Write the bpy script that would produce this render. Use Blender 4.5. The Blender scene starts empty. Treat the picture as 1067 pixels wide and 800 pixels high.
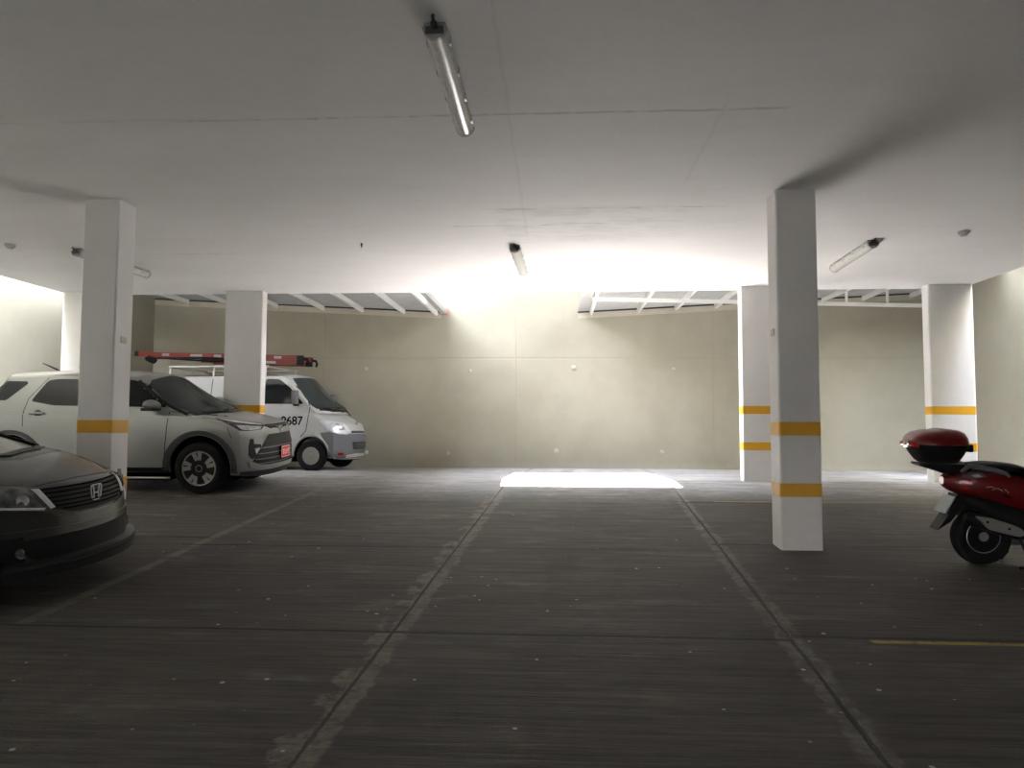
SKY, SUN, EXPO = 8.0, 32.0, 2.33
import bpy, bmesh, math, random
from mathutils import Vector, Matrix
from mathutils.bvhtree import BVHTree
random.seed(7)
SC = bpy.context.scene
COL = SC.collection
PI = math.pi

# ------------------------------------------------------------------ node helpers
class NT:
    """thin wrapper to write shader maths as expressions"""
    def __init__(s, name):
        s.m = bpy.data.materials.new(name); s.m.use_nodes = True
        s.t = s.m.node_tree; s.b = s.t.nodes['Principled BSDF']
        s._obj = None
    def n(s, ty, **kw):
        nd = s.t.nodes.new(ty)
        for k, v in kw.items(): setattr(nd, k, v)
        return nd
    def put(s, sock, v):
        if hasattr(v, 'node'): s.t.links.new(v, sock)
        else: sock.default_value = v
    def math(s, op, *a, clamp=False):
        nd = s.n('ShaderNodeMath', operation=op); nd.use_clamp = clamp
        for i, v in enumerate(a): s.put(nd.inputs[i], v)
        return nd.outputs[0]
    def add(s, a, b): return s.math('ADD', a, b)
    def sub(s, a, b): return s.math('SUBTRACT', a, b)
    def mul(s, a, b): return s.math('MULTIPLY', a, b)
    def mx(s, a, b): return s.math('MAXIMUM', a, b)
    def coord(s):
        if s._obj is None:
            tc = s.n('ShaderNodeTexCoord'); s._obj = tc.outputs['Object']
        return s._obj
    def xyz(s):
        nd = s.n('ShaderNodeSeparateXYZ'); s.put(nd.inputs[0], s.coord()); return nd.outputs
    def vec(s, scale=(1,1,1), loc=(0,0,0)):
        nd = s.n('ShaderNodeMapping'); s.put(nd.inputs[0], s.coord())
        nd.inputs['Scale'].default_value = scale; nd.inputs['Location'].default_value = loc
        return nd.outputs[0]
    def noise(s, sc, detail=3, rough=.5, scale=(1,1,1), loc=(0,0,0), dist=0):
        nd = s.n('ShaderNodeTexNoise'); s.put(nd.inputs['Vector'], s.vec(scale, loc))
        nd.inputs['Scale'].default_value = sc; nd.inputs['Detail'].default_value = detail
        nd.inputs['Roughness'].default_value = rough; nd.inputs['Distortion'].default_value = dist
        return nd.outputs[0]
    def voronoi(s, sc, scale=(1,1,1), loc=(0,0,0), out=0, feature='F1'):
        nd = s.n('ShaderNodeTexVoronoi', feature=feature); s.put(nd.inputs['Vector'], s.vec(scale, loc))
        nd.inputs['Scale'].default_value = sc
        return nd.outputs[out]
    def step(s, v, a, b, c=0., d=1.):
        nd = s.n('ShaderNodeMapRange', interpolation_type='SMOOTHSTEP')
        s.put(nd.inputs[0], v)
        for i, q in enumerate((a, b, c, d)): nd.inputs[i+1].default_value = q
        return nd.outputs[0]
    def line(s, d, w, soft):
        """1 inside |d|<w fading over soft"""
        return s.step(s.math('ABSOLUTE', d), w, w+soft, 1., 0.)
    def rng(s, v, a, b, soft=.03):
        return s.mul(s.step(v, a-soft, a, 0., 1.), s.step(v, b, b+soft, 1., 0.))
    def mix(s, f, a, b):
        nd = s.n('ShaderNodeMix', data_type='RGBA')
        s.put(nd.inputs[0], f)
        for i, v in ((6, a), (7, b)):
            if not hasattr(v, 'node') and len(v) == 3: v = (*v, 1)
            s.put(nd.inputs[i], v)
        return nd.outputs[2]
    def hsv(s, c, val):
        nd = s.n('ShaderNodeHueSaturation'); s.put(nd.inputs['Color'], c); s.put(nd.inputs['Value'], val)
        return nd.outputs[0]
    def bump(s, h, strength=.3, dist=.01):
        nd = s.n('ShaderNodeBump'); nd.inputs['Strength'].default_value = strength
        nd.inputs['Distance'].default_value = dist; s.put(nd.inputs['Height'], h)
        s.put(s.b.inputs['Normal'], nd.outputs[0])
    def out(s, color=None, rough=None, metal=None, **kw):
        if color is not None:
            if not hasattr(color, 'node') and len(color) == 3: color = (*color, 1)
            s.put(s.b.inputs['Base Color'], color)
        if rough is not None: s.put(s.b.inputs['Roughness'], rough)
        if metal is not None: s.put(s.b.inputs['Metallic'], metal)
        for k, v in kw.items(): s.put(s.b.inputs[k.replace('_', ' ')], v)
        return s.m

def simple(name, col, rough=.5, metal=0., var=.06, sc=6., bump=0., **kw):
    """plain material with a little procedural unevenness"""
    t = NT(name)
    n = t.noise(sc, 4, .6)
    c = t.hsv((*col, 1), t.step(n, .2, .8, 1-var, 1+var))
    if bump: t.bump(t.noise(sc*12, 3), bump, .004)
    return t.out(c, t.step(n, 0., 1., max(0, rough-.05), rough+.05), metal, **kw)

M = {}
# ------------------------------------------------------------------ mesh helpers
def mesh_obj(name, bm, mat, parent=None, smooth=False, loc=None, sharp=None):
    me = bpy.data.meshes.new(name)
    bmesh.ops.recalc_face_normals(bm, faces=bm.faces[:])
    bm.to_mesh(me); bm.free()
    mats = mat if isinstance(mat, (list, tuple)) else [mat]
    for m in mats: me.materials.append(m)
    if smooth:
        for p in me.polygons: p.use_smooth = True
        me.set_sharp_from_angle(angle=math.radians(sharp or 35))
    o = bpy.data.objects.new(name, me); COL.objects.link(o)
    if parent: o.parent = parent
    if loc: o.location = loc
    return o
def tag(o, label=None, cat=None, group=None, kind=None):
    if label: o['label'] = label
    if cat: o['category'] = cat
    if group: o['group'] = group
    if kind: o['kind'] = kind
    return o
def empty(name, loc=(0,0,0), rot=(0,0,0)):
    o = bpy.data.objects.new(name, None); COL.objects.link(o)
    o.empty_display_size = .1
    o.location = loc; o.rotation_euler = rot; return o
def copy_tree(o, parent=None):
    c = o.copy(); COL.objects.link(c)
    if parent: c.parent = parent
    for ch in [x for x in list(COL.objects) if x.parent == o]: copy_tree(ch, c)
    return c
def BM(): return bmesh.new()
def box(bm, x0, x1, y0, y1, z0, z1, bev=0., mi=0):
    r = bmesh.ops.create_cube(bm, size=1.)
    vs = r['verts']
    for v in vs:
        v.co = Vector(((x0+x1)/2+v.co.x*(x1-x0), (y0+y1)/2+v.co.y*(y1-y0), (z0+z1)/2+v.co.z*(z1-z0)))
    fs = list({f for v in vs for f in v.link_faces})
    for f in fs: f.material_index = mi
    if bev > 0:
        es = list({e for v in vs for e in v.link_edges})
        bmesh.ops.bevel(bm, geom=es, offset=bev, segments=2, affect='EDGES', profile=.6)
    return vs
def tube(bm, pts, r, seg=10, cap=True, radii=None):
    pts = [Vector(p) for p in pts]; rings = []
    prev = None
    for i, p in enumerate(pts):
        d = (pts[min(i+1, len(pts)-1)]-pts[max(i-1, 0)]).normalized()
        up = prev if prev else (Vector((0,0,1)) if abs(d.z) < .9 else Vector((1,0,0)))
        a = d.cross(up).normalized(); b = a.cross(d).normalized(); prev = b
        rr = radii[i] if radii else r
        rings.append([bm.verts.new(p+a*math.cos(t)*rr+b*math.sin(t)*rr) for t in [2*PI*k/seg for k in range(seg)]])
    for i in range(len(rings)-1):
        for k in range(seg):
            bm.faces.new((rings[i][k], rings[i][(k+1)%seg], rings[i+1][(k+1)%seg], rings[i+1][k]))
    if cap:
        bm.faces.new(rings[0]); bm.faces.new(rings[-1][::-1])
def prism(bm, poly, axis, a, b, bev=0.):
    """poly in the plane normal to axis, extruded from a to b. axis y: poly=(x,z); axis x: (y,z); axis z: (x,y)"""
    def P(u, v, w):
        return {'y': (u, w, v), 'x': (w, u, v), 'z': (u, v, w)}[axis]
    va = [bm.verts.new(P(u, v, a)) for u, v in poly]; vb = [bm.verts.new(P(u, v, b)) for u, v in poly]
    fs = [bm.faces.new(va), bm.faces.new(vb[::-1])]
    n = len(poly)
    for i in range(n): fs.append(bm.faces.new((va[i], vb[i], vb[(i+1)%n], va[(i+1)%n])))
    if bev:
        es = list(set(fs[0].edges) | set(fs[1].edges))
        bmesh.ops.bevel(bm, geom=es, offset=bev, segments=2, affect='EDGES', profile=.6)
def lathe(bm, prof, c=(0,0,0), axis='y', seg=40, mi=0):
    """prof: (r, h) pairs revolved about axis through c"""
    rings = []
    for r, h in prof:
        ring = []
        for k in range(seg):
            t = 2*PI*k/seg; a, b = r*math.cos(t), r*math.sin(t)
            p = {'y': (a, h, b), 'z': (a, b, h), 'x': (h, a, b)}[axis]
            ring.append(bm.verts.new(Vector(c)+Vector(p)))
        rings.append(ring)
    for i in range(len(rings)-1):
        for k in range(seg):
            f = bm.faces.new((rings[i][k], rings[i][(k+1)%seg], rings[i+1][(k+1)%seg], rings[i+1][k])); f.material_index = mi
    for rg in (rings[0], rings[-1]):
        if prof[rings.index(rg)][0] > 1e-4:
            f = bm.faces.new(rg); f.material_index = mi
    bmesh.ops.remove_doubles(bm, verts=bm.verts[:], dist=1e-5)
def interp(x, pts):
    if x <= pts[0][0]: return pts[0][1]
    for (a, u), (b, v) in zip(pts, pts[1:]):
        if x <= b: return u+(v-u)*(x-a)/(b-a)
    return pts[-1][1]
def smooth_interp(x, pts):
    """Catmull-like monotone interpolation"""
    if x <= pts[0][0]: return pts[0][1]
    if x >= pts[-1][0]: return pts[-1][1]
    for i in range(len(pts)-1):
        a, b = pts[i], pts[i+1]
        if x <= b[0]:
            def sl(j):
                if j <= 0 or j >= len(pts)-1:
                    j = min(max(j, 0), len(pts)-2); return (pts[j+1][1]-pts[j][1])/(pts[j+1][0]-pts[j][0])
                s0 = (pts[j][1]-pts[j-1][1])/(pts[j][0]-pts[j-1][0]); s1 = (pts[j+1][1]-pts[j][1])/(pts[j+1][0]-pts[j][0])
                return 0 if s0*s1 <= 0 else 2*s0*s1/(s0+s1)
            h = b[0]-a[0]; t = (x-a[0])/h
            return ((2*t**3-3*t*t+1)*a[1]+(t**3-2*t*t+t)*h*sl(i)+(-2*t**3+3*t*t)*b[1]+(t**3-t*t)*h*sl(i+1))

# ------------------------------------------------------------------ the place
SL = .062                                    # the yard floor rises towards the back
def fz(y): return SL*y if y < 11 else .682-(y-11)*.117/5.3
H = 3.535                                    # soffit
YW = 16.3; XL = -9.2; XR = 7.9; YF = -6.0
SX0, SX1, SY1 = -7.73, 6.0, 11.27            # slab edges

# ---- materials of the setting
def floor_mat():
    t = NT('brushed_concrete'); x, y, z = t.xyz()
    wob = t.mul(t.sub(t.noise(2.3, 4, .6), .5), .05)
    wob2 = t.mul(t.sub(t.noise(9., 4, .6, loc=(5,1,0)), .5), .12)
    fine = t.mul(t.sub(t.noise(30., 3, .6, loc=(5,1,0)), .5), .02)
    big = t.noise(.55, 5, .6, scale=(1, 1.6, 1)); med = t.noise(2.6, 5, .65, scale=(.8, 1.7, 1), loc=(3,3,0))
    brush = t.step(t.noise(24., 4, .75, scale=(.045, 1, 1)), .30, .70); brush2 = t.noise(9., 3, .6, scale=(.09, 1, 1), loc=(1,7,0)); swirl = t.noise(3.2, 6, .7, scale=(.7, 1.2, 1), loc=(6,1,0), dist=1.2)
    base = t.mix(t.step(big, .3, .72), (.036, .032, .0275), (.074, .067, .058))
    base = t.mix(t.mul(t.step(med, .50, .74), .6), base, (.125, .115, .10))
    base = t.mix(t.mul(t.step(med, .22, .42, 1, 0), .5), base, (.027, .025, .022))
    # paler yard floor: brightness put into the colour, bouncing more light up
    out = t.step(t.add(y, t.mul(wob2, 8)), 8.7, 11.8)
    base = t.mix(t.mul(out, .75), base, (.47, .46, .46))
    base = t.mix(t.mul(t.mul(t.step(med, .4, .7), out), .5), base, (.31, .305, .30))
    base = t.hsv(base, t.add(t.mul(t.sub(brush, .5), .85), t.add(t.mul(t.sub(brush2, .5), .7), t.add(t.mul(t.sub(swirl, .5), .9), 1.))))
    def ln(a, b): return t.sub(x, t.add(t.mul(y, b), a))     # x = a + b*y
    dl = t.add(ln(-1.085, .0345), t.mul(wob, .35)); dr = t.add(ln(1.10, .0475), t.mul(wob, .6))
    # rough cement patching along the two long joints
    patchmask = t.step(t.noise(5, 5, .7, loc=(2,9,1)), .38, .56)
    pl = t.mul(t.line(t.add(t.sub(dl, .03), wob2), .045, .03), t.add(t.mul(patchmask, .8), .2)); pl = t.mx(pl, t.mul(t.line(t.add(t.add(dl, .055), t.mul(wob2, 1.4)), .04, .03), t.step(t.noise(3.4, 5, .7, loc=(7,1,1)), .5, .58)))
    pr = t.mul(t.line(t.add(t.add(dr, .01), wob2), .055, .035), t.add(t.mul(patchmask, .7), .2))
    base = t.mix(t.mul(t.mx(pl, pr), t.step(t.noise(24, 4, .7), .3, .7, .25, .75)), base, (.235, .215, .185))
    def cross(y0, w, xa, xb, am=1., k=0.):
        d = t.add(t.sub(y, t.add(t.mul(x, k), y0)), t.add(t.mul(wob, .5), fine))
        return t.mul(t.mul(t.line(d, w, w*1.2), t.rng(x, xa, xb)), am)
    cr = [cross(4.26, .010, -9.2, 1.3), cross(4.31, .014, 1.3, 7.9, .8), cross(6.43, .010, -3.3, 1.36, .75, .004),
          cross(6.60, .013, -9.2, -3.2, .6, -.03), cross(6.70, .018, 1.38, 1.9, 1.), cross(6.68, .010, 1.9, 7.9, .7), cross(8.85, .010, -9.2, 1.5, .55),
          cross(8.95, .026, 1.5, 2.7, .95, .02), cross(8.98, .014, 2.7, 7.9, .7, .02), cross(11.05, .012, -9.2, 7.9, .5), cross(2.05, .01, -9.2, 7.9, .7), cross(-.2, .01, -9.2, 7.9, .7), cross(13.6, .012, -9.2, 7.9, .4)]
    m = t.mx(t.line(t.add(dl, t.mul(fine, .6)), .004, .009), t.mul(t.line(t.add(dr, t.mul(fine, .8)), .006, .012), t.step(y, 9.2, 9.9, 1., .3)))
    for c in cr: m = t.mx(m, c)
    m = t.mx(m, t.mul(t.line(t.sub(x, -5.35), .009, .009), .6)); m = t.mx(m, t.mul(t.line(t.sub(x, 5.7), .009, .009), .6))
    # tyre marks, drips, stains and a soft dark round before the right column
    st = t.mul(t.step(t.noise(1.15, 5, .6, loc=(8,2,0)), .60, .74), .5)
    st = t.mx(st, t.mul(t.mul(t.line(t.add(ln(-.08, .02), wob2), .07, .08), t.step(t.noise(2, 3, .6), .45, .65)), .4))
    st = t.mx(st, t.mul(t.line(t.math('SQRT', t.add(t.math('POWER', t.sub(x, 2.2), 2.), t.math('POWER', t.mul(t.sub(y, 6.1), 1.2), 2.))), t.add(t.mul(wob2, 5), 0) if False else .18, .55), .55))
    base = t.mix(st, base, (.030, .028, .025))
    # faded painted bay lines
    wl = t.mul(t.mul(t.line(t.add(t.add(x, 3.17), fine), .035, .02), t.rng(y, 4.3, 10.2)), t.step(t.noise(7, 5, .7), .3, .6, .08, .42))
    base = t.mix(wl, base, (.24, .225, .18))
    yl = t.mul(t.mul(t.line(t.add(t.sub(y, 4.27), fine), .022, .012), t.rng(x, 1.75, 5.6)), t.step(t.noise(9, 5, .7), .35, .55, .15, .85))
    yl = t.mx(yl, t.mul(t.mul(t.line(t.add(t.sub(y, 9.14), fine), .04, .02), t.rng(x, -5.6, -3.25)), t.step(t.noise(6, 5, .7), .45, .62, .0, .45)))
    yl = t.mx(yl, t.mul(t.mul(t.line(t.add(t.sub(y, 9.09), fine), .03, .02), t.rng(x, 1.9, 6.0)), .35))
    base = t.mix(yl, base, (.42, .31, .06))
    base = t.mix(t.mul(m, .92), base, (.010, .010, .009))
    # plaster crumbs and drips
    v = t.voronoi(3.6, loc=(1,2,0)); v2 = t.voronoi(6.3, loc=(4,2,0))
    sp = t.mx(t.step(v, .035, .055, 1, 0), t.mul(t.step(v2, .05, .07, 1, 0), t.step(t.noise(1.3, 2), .5, .6)))
    base = t.mix(t.mul(sp, t.step(y, 7.5, 9, .8, .15)), base, (.55, .54, .50))
    hgt = t.sub(t.add(t.mul(brush, .6), t.add(t.mul(brush2, .5), t.mul(t.noise(60, 3), .3))), t.mul(m, 3.))
    t.bump(hgt, .5, .012)
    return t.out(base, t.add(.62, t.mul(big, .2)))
M['floor'] = floor_mat()

def ceil_mat():
    t = NT('painted_soffit'); x, y, z = t.xyz()
    big = t.noise(.7, 5, .6, scale=(.6, 1.5, 1)); f = t.noise(14, 4, .6, scale=(.5, 1, 1))
    c = t.mix(t.step(big, .3, .7), (.80, .79, .77), (.85, .84, .825))
    c = t.hsv(c, t.add(.985, t.mul(t.sub(f, .5), .06)))
    w = t.mul(t.sub(t.noise(4, 5, .6), .5), .05)
    ln = 0.
    for y0, xa, xb, a in ((4.83, -2.5, 1.4, .5), (4.80, -7, -2.5, .18), (6.98, -.6, 1.5, .45), (7.55, -1.0, -.1, .5), (8.62, -5.5, -3.6, .4), (2.6, -7, 6, .2), (7.5, .0, .4, .4)):
        br = t.step(t.noise(3, 4, .7, loc=(y0, 0, 0)), .42, .56, .25, 1.)
        q = t.mul(t.mul(t.mul(t.line(t.add(t.sub(y, y0), w), .008, .015), t.rng(x, xa, xb, .2)), br), a); ln = t.mx(ln, q)
    for x0, ya, yb, a in ((-.32, 3.5, 8.0, .11), (1.1, 4.8, 6.2, .12)):
        q = t.mul(t.mul(t.line(t.add(t.sub(x, x0), w), .006, .012), t.rng(y, ya, yb, .2)), a); ln = t.mx(ln, q)
    patch = t.mul(t.mul(t.rng(x, -.5, 1.2, .15), t.rng(t.add(y, t.mul(w, 4)), 6.95, 8.2, .08)), t.step(t.noise(3.5, 5, .7, scale=(.6, 1.6, 1)), .45, .6))
    c = t.mix(t.mul(patch, .35), c, (.60, .585, .56))
    c = t.mix(ln, c, (.40, .385, .36))
    t.bump(t.add(t.noise(5, 4, .6, scale=(.4, 1, 1)), t.mul(f, .15)), .25, .02)
    return t.out(c, .75)
M['ceiling'] = ceil_mat()

def wall_mat(joints=True):
    t = NT('cream_concrete_wall' if joints else 'cream_side_wall'); x, y, z = t.xyz()
    big = t.noise(.8, 5, .6); st = t.noise(1.6, 5, .65, scale=(2.2, 2.2, .35)); f = t.noise(22, 4, .6)
    c = t.mix(t.step(big, .3, .7), (.36, .337, .262), (.405, .385, .308))
    c = t.mix(t.mul(t.step(st, .55, .8), .25), c, (.37, .325, .23))
    c = t.hsv(c, t.add(.98, t.mul(t.sub(f, .5), .05)))
    h = t.add(t.mul(big, .3), t.mul(f, .15))
    if joints:
        w = t.mul(t.sub(t.noise(6, 4, .6), .5), .02)
        m = t.line(t.add(t.sub(z, 2.985), w), .014, .014)
        for x0 in (-5.24, -.91, 3.42): m = t.mx(m, t.mul(t.line(t.add(t.sub(x, x0), w), .010, .012), .8))
        c = t.mix(t.mul(m, .6), c, (.36, .33, .25)); h = t.sub(h, m)
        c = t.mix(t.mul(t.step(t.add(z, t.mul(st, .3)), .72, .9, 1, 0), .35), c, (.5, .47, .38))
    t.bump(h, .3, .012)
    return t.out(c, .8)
M['wall'] = wall_mat(); M['sidewall'] = wall_mat(False)
M['pinkblocker'] = simple('pink_sun_blocker', (.78, .60, .55), .85)
def column_mat():
    t = NT('white_column_paint'); x, y, z = t.xyz()
    b = t.noise(1.2, 5, .6); f = t.noise(18, 4, .6)
    c = t.mix(t.step(b, .3, .7), (.70, .69, .68), (.76, .75, .74))
    scuff = t.mul(t.step(t.noise(3, 5, .7, scale=(1, 1, 2)), .6, .72), t.step(z, .9, .0, 0, .5))
    c = t.mix(scuff, c, (.55, .53, .50))
    c = t.hsv(c, t.add(.985, t.mul(t.sub(f, .5), .04)))
    t.bump(t.add(b, t.mul(f, .2)), .15, .01)
    return t.out(c, .6)
M['column'] = column_mat()
M['band'] = simple('yellow_band_paint', (.70, .365, .018), .5, var=.05)
M['white_steel'] = simple('white_painted_steel', (.80, .80, .77), .45)
M['sheet'] = simple('grey_roof_sheeting', (.42, .425, .42), .5, .0, var=.1)
M['shadowgap'] = simple('painted_shadow_strip', (.05, .05, .05), .8)
M['blocker'] = simple('dark_light_blocker', (.035, .033, .03), .85)  # dark colour for the added blockers, keeps their sun bounce low

# ---- shell
bm = BM()
ys = [YF, 0, 6, 11, YW+.3]
vs = [[bm.verts.new((x, y, fz(y))) for x in (XL-.3, XR+.3)] for y in ys]
lo = [[bm.verts.new((x, y, -1.2)) for x in (XL-.3, XR+.3)] for y in ys]
for i in range(len(ys)-1):
    bm.faces.new((vs[i][0], vs[i][1], vs[i+1][1], vs[i+1][0])); bm.faces.new((lo[i][0], lo[i+1][0], lo[i+1][1], lo[i][1]))
    for k in (0, 1): bm.faces.new((vs[i][k], vs[i+1][k], lo[i+1][k], lo[i][k]))
bm.faces.new((vs[0][0], vs[0][1], lo[0][1], lo[0][0])); bm.faces.new((vs[-1][0], vs[-1][1], lo[-1][1], lo[-1][0]))
tag(mesh_obj('floor', bm, M['floor']), kind='structure', label='grey brushed concrete floor with cut joints and faded bay lines')
def slab(name, a, mat, label=None):
    bm = BM(); box(bm, *a); return tag(mesh_obj(name, bm, mat), kind='structure', label=label)
slab('ceiling', (SX0, SX1, YF, SY1, H, H+.3), M['ceiling'], 'white painted concrete soffit')
slab('wall_back', (XL-.3, XR+.3, YW, YW+.3, -.5, 8.6), M['wall'], 'cream rendered back wall with panel joints')  # yard walls raised out of view to shape the daylight
bm = BM()
for a in ((3.4, YW, -.9, 8.8), (YF, -4.6, -.9, 8.8), (-4.6, 3.4, -.9, 8.8)): box(bm, XL-.3, XL, *a)
tag(mesh_obj('wall_left', bm, M['sidewall']), kind='structure', label='cream left side wall')
slab('wall_right', (XR, XR+.3, YF, YW, -.9, 8.8), M['sidewall'], 'cream right side wall')
M['bounce_slab'] = simple('pale_bounce_slab', (.50, .48, .45), .8)
bm = BM()
for a in ((XL-.3, -3.4, -.9, 9.), (3.4, XR+.3, -.9, 9.), (-3.4, 3.4, .08, 9.)): box(bm, a[0], a[1], YF-.3, YF, a[2], a[3])  # low slot added in the unseen wall to let daylight in
tag(mesh_obj('wall_front', bm, M['sidewall']), kind='structure', label='cream wall behind the viewer with a low slot added to let daylight in')
slab('floor_bounce_slab', (-8., 8., -24., YF-.3, -1.2, fz(YF)), M['bounce_slab'], 'pale slab added behind the garage to bounce sunlight in')  # added slab, bounces sun through the slot onto the ceiling
slab('ceiling_well_blocker', (SX1, XR, YF, 8.3, 4.3, 4.5), M['blocker'], 'unseen slab added over the right light well to dim it')  # light blocker added out of view, dims the right well
slab('wall_sun_blocker', (-5.5, SX1, YF, SY1, H+.3, 9.), M['blocker'], 'unseen mass added over the parking slab to block sun and sky')  # added mass out of view, blocks sun and sky
slab('trim_bounce_damper', (SX0, SX1, SY1, SY1+.012, H+.012, H+.3), M['blocker'], 'dark strip added on the slab edge to cut sun bounce')  # dark strip added so the slab edge reflects less sun
slab('ceiling_sky_blocker', (-5.5, SX1, SY1, 12.9, 9., 9.2), M['blocker'], 'unseen slab added above the yard to block sky')  # added out of view to cut skylight on the back wall
slab('ceiling_sky_blocker.001', (-2.39, SX1, 12.9, YW+.3, 9., 9.2), M['blocker'], 'unseen slab added above the yard to block sun and sky')  # added blocker, also sets the right edge of the sun patch
slab('wall_stray_sun_blocker', (-1.5, XR+.3, YW+.3, YW+3, 0, 19.), M['pinkblocker'], 'unseen tall block added behind the back wall to stop sun')  # added out of view to keep stray sun off the right wall
# ---- columns
M['plate'] = simple('cream_socket_plate', (.50, .46, .38), .5)
def column(x0, x1, y0, y1, label, bands=(.51, 1.035), ch=.012, big=None, chw=.05, plates=()):
    zb = fz(y0)
    o = empty('concrete_column', ((x0+x1)/2, (y0+y1)/2, fz((y0+y1)/2)))
    ox, oy, oz = o.location
    def shape(g):
        X0, X1, Y0, Y1 = x0-ox-g, x1-ox+g, y0-oy-g, y1-oy+g
        c = ch
        cl = chw if big == 'l' else c; cr = chw if big == 'r' else c  # wide outer chamfer added to catch light as a bright edge
        return [(X0, Y0+cl), (X0+cl, Y0), (X1-cr, Y0), (X1, Y0+cr), (X1, Y1-cr), (X1-cr, Y1), (X0+cl, Y1), (X0, Y1-cl)]
    bm = BM(); prism(bm, shape(0), 'z', fz(y0)-oz-.02, H-oz)
    mesh_obj('shaft', bm, M['column'], o)
    for b in bands:
        bm = BM(); z = zb+b-oz
        prism(bm, shape(.0025), 'z', z-.058, z+.058)
        mesh_obj('painted_band', bm, M['band'], o)
    tag(o, label, 'column', 'white concrete columns with yellow bands')
    for (px, py, pz) in plates:
        bm = BM(); box(bm, px-ox-.006, px-ox+.006, py-oy-.045, py-oy+.045, pz-oz-.03, pz-oz+.03, .003); mesh_obj('wall_socket_plate', bm, M['plate'], o)
    return o
column(1.915, 2.265, 6.50, 6.77, 'white square column with two yellow bands, the near one standing free on the right', plates=[(1.913, 6.64, 2.29)])
column(-4.36, -4.03, 6.48, 6.76, 'white square column with yellow bands beside the dark sedan bonnet', plates=[(-4.030, 6.62, 2.24)])
column(-5.10, -4.51, 11.02, 11.20, 'wide white column standing between the silver car and the white van')
column(2.70, 3.30, 10.93, 11.13, 'wide white column half hidden behind the near right column')
column(5.36, 6.00, 10.92, 11.12, 'wide white column behind the red scooter, near the right wall', big='r', chw=.045)
column(-7.72, -7.12, 10.98, 11.18, 'wide white column at the far left above the silver car', big='l', chw=.06)

# ---- canopies in the yard
def corrugated(bm, x0, x1, y0, y1, zf, pitch=.11, amp=.012):
    n = int((y1-y0)/pitch*4); rows = []
    for i in range(n+1):
        y = y0+(y1-y0)*i/n; dz = amp*(1, 1, -1, -1)[i % 4]
        rows.append([bm.verts.new((x, y, zf(x)+dz+.012)) for x in (x0, x1)])
    top = [[bm.verts.new(v.co+Vector((0, 0, .006))) for v in r] for r in rows]
    for i in range(n):
        bm.faces.new((*rows[i], *rows[i+1][::-1])); bm.faces.new((*top[i][::-1], *top[i+1]))
        for k in (0, 1): bm.faces.new((rows[i][k], rows[i+1][k], top[i+1][k], top[i][k]))
    bm.faces.new((*rows[0], *top[0][::-1])); bm.faces.new((*rows[-1], *top[-1][::-1]))
def slopebox(bm, x0, x1, y0, y1, zf, d0, d1):
    v = [bm.verts.new((x, y, zf(x)+d)) for x in (x0, x1) for y in (y0, y1) for d in (d0, d1)]
    for f in ((0,1,3,2), (4,6,7,5), (0,4,5,1), (2,3,7,6), (0,2,6,4), (1,5,7,3)): bm.faces.new([v[i] for i in f])
def canopy(label, xs, zf, panels, edge_x, side):
    L0 = min(p[0] for p in panels); root = empty('canopy_roof', (edge_x, YW, zf(edge_x)))
    P = lambda b, name, mat: mesh_obj(name, b, mat, root, loc=tuple(-c for c in root.location))
    for (x0, x1, y0, y1) in panels:
        bm = BM(); corrugated(bm, x0, x1, y0, y1, zf); P(bm, 'roof_sheet', M['sheet'])
    for x in xs:
        bm = BM(); slopebox(bm, x-.03, x+.03, 13.42 if (x < SX0 or x > SX1) else 11.35, YW, zf, -.10, -.002); P(bm, 'rafter', M['white_steel'])
    xa, xb = min(p[0] for p in panels), max(p[1] for p in panels)
    bm = BM(); slopebox(bm, xa, xb, YW-.015, YW, zf, -.15, -.03); P(bm, 'flashing', M['white_wall'])
    bm = BM(); slopebox(bm, xa, xb, YW-.03, YW, zf, -.03, .0); P(bm, 'shadow_strip', M['shadowgap'])  # dark strip stands for the shadow under the roof sheet
    return root, P
M['white_wall'] = simple('pale_flashing', (.52, .49, .40), .7)
zL = lambda x: 3.905-.052*x
root, P = canopy('', [-2.68, -3.42, -4.36, -5.26, -6.33, -7.42, -8.41], zL, [(-8.75, -2.58, 11.32, 13.4), (XL, -2.58, 13.4, YW)], -2.6, 'l')
tag(root, 'grey sheeted canopy on white rafters above the van, left of the opening', 'canopy', 'yard canopies')
bm = BM(); box(bm, -2.56, -2.545, 11.35, YW, 3.98, 4.10); box(bm, -2.485, -2.47, 11.35, YW, 3.98, 4.10); box(bm, -2.56, -2.47, 11.35, YW, 3.975, 3.99)
P(bm, 'gutter', M['sheet'])
bm = BM(); box(bm, -2.60, -2.42, YW-.10, YW, 3.97, 4.13, .01); P(bm, 'gutter_end', simple('dusty_pink_end_block', (.50, .27, .27), .8))
zR = lambda x: 3.995+.050*x
root, P = canopy('', [.76, 1.80, 2.61, 3.47, 4.25, 5.02, 5.77, 6.62, 7.63], zR, [(.47, SX1, 11.32, 13.4), (.47, XR, 13.4, YW)], .5, 'r')
tag(root, 'grey sheeted canopy on white rafters behind the right columns', 'canopy', 'yard canopies')
bm = BM(); d = .03
a, b = Vector((.69, 14.2, 3.93)), Vector((7.85, 15.3, 3.93))
nrm = Vector((-(b.y-a.y), b.x-a.x, 0)).normalized()*d
v = [bm.verts.new(p+nrm*s+Vector((0, 0, q*.035))) for p in (a, b) for s in (-1, 1) for q in (-1, 1)]
for f in ((0,1,3,2), (4,6,7,5), (0,4,5,1), (2,3,7,6), (0,2,6,4), (1,5,7,3)): bm.faces.new([v[i] for i in f])
P(bm, 'support_beam', M['white_steel'])
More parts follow.
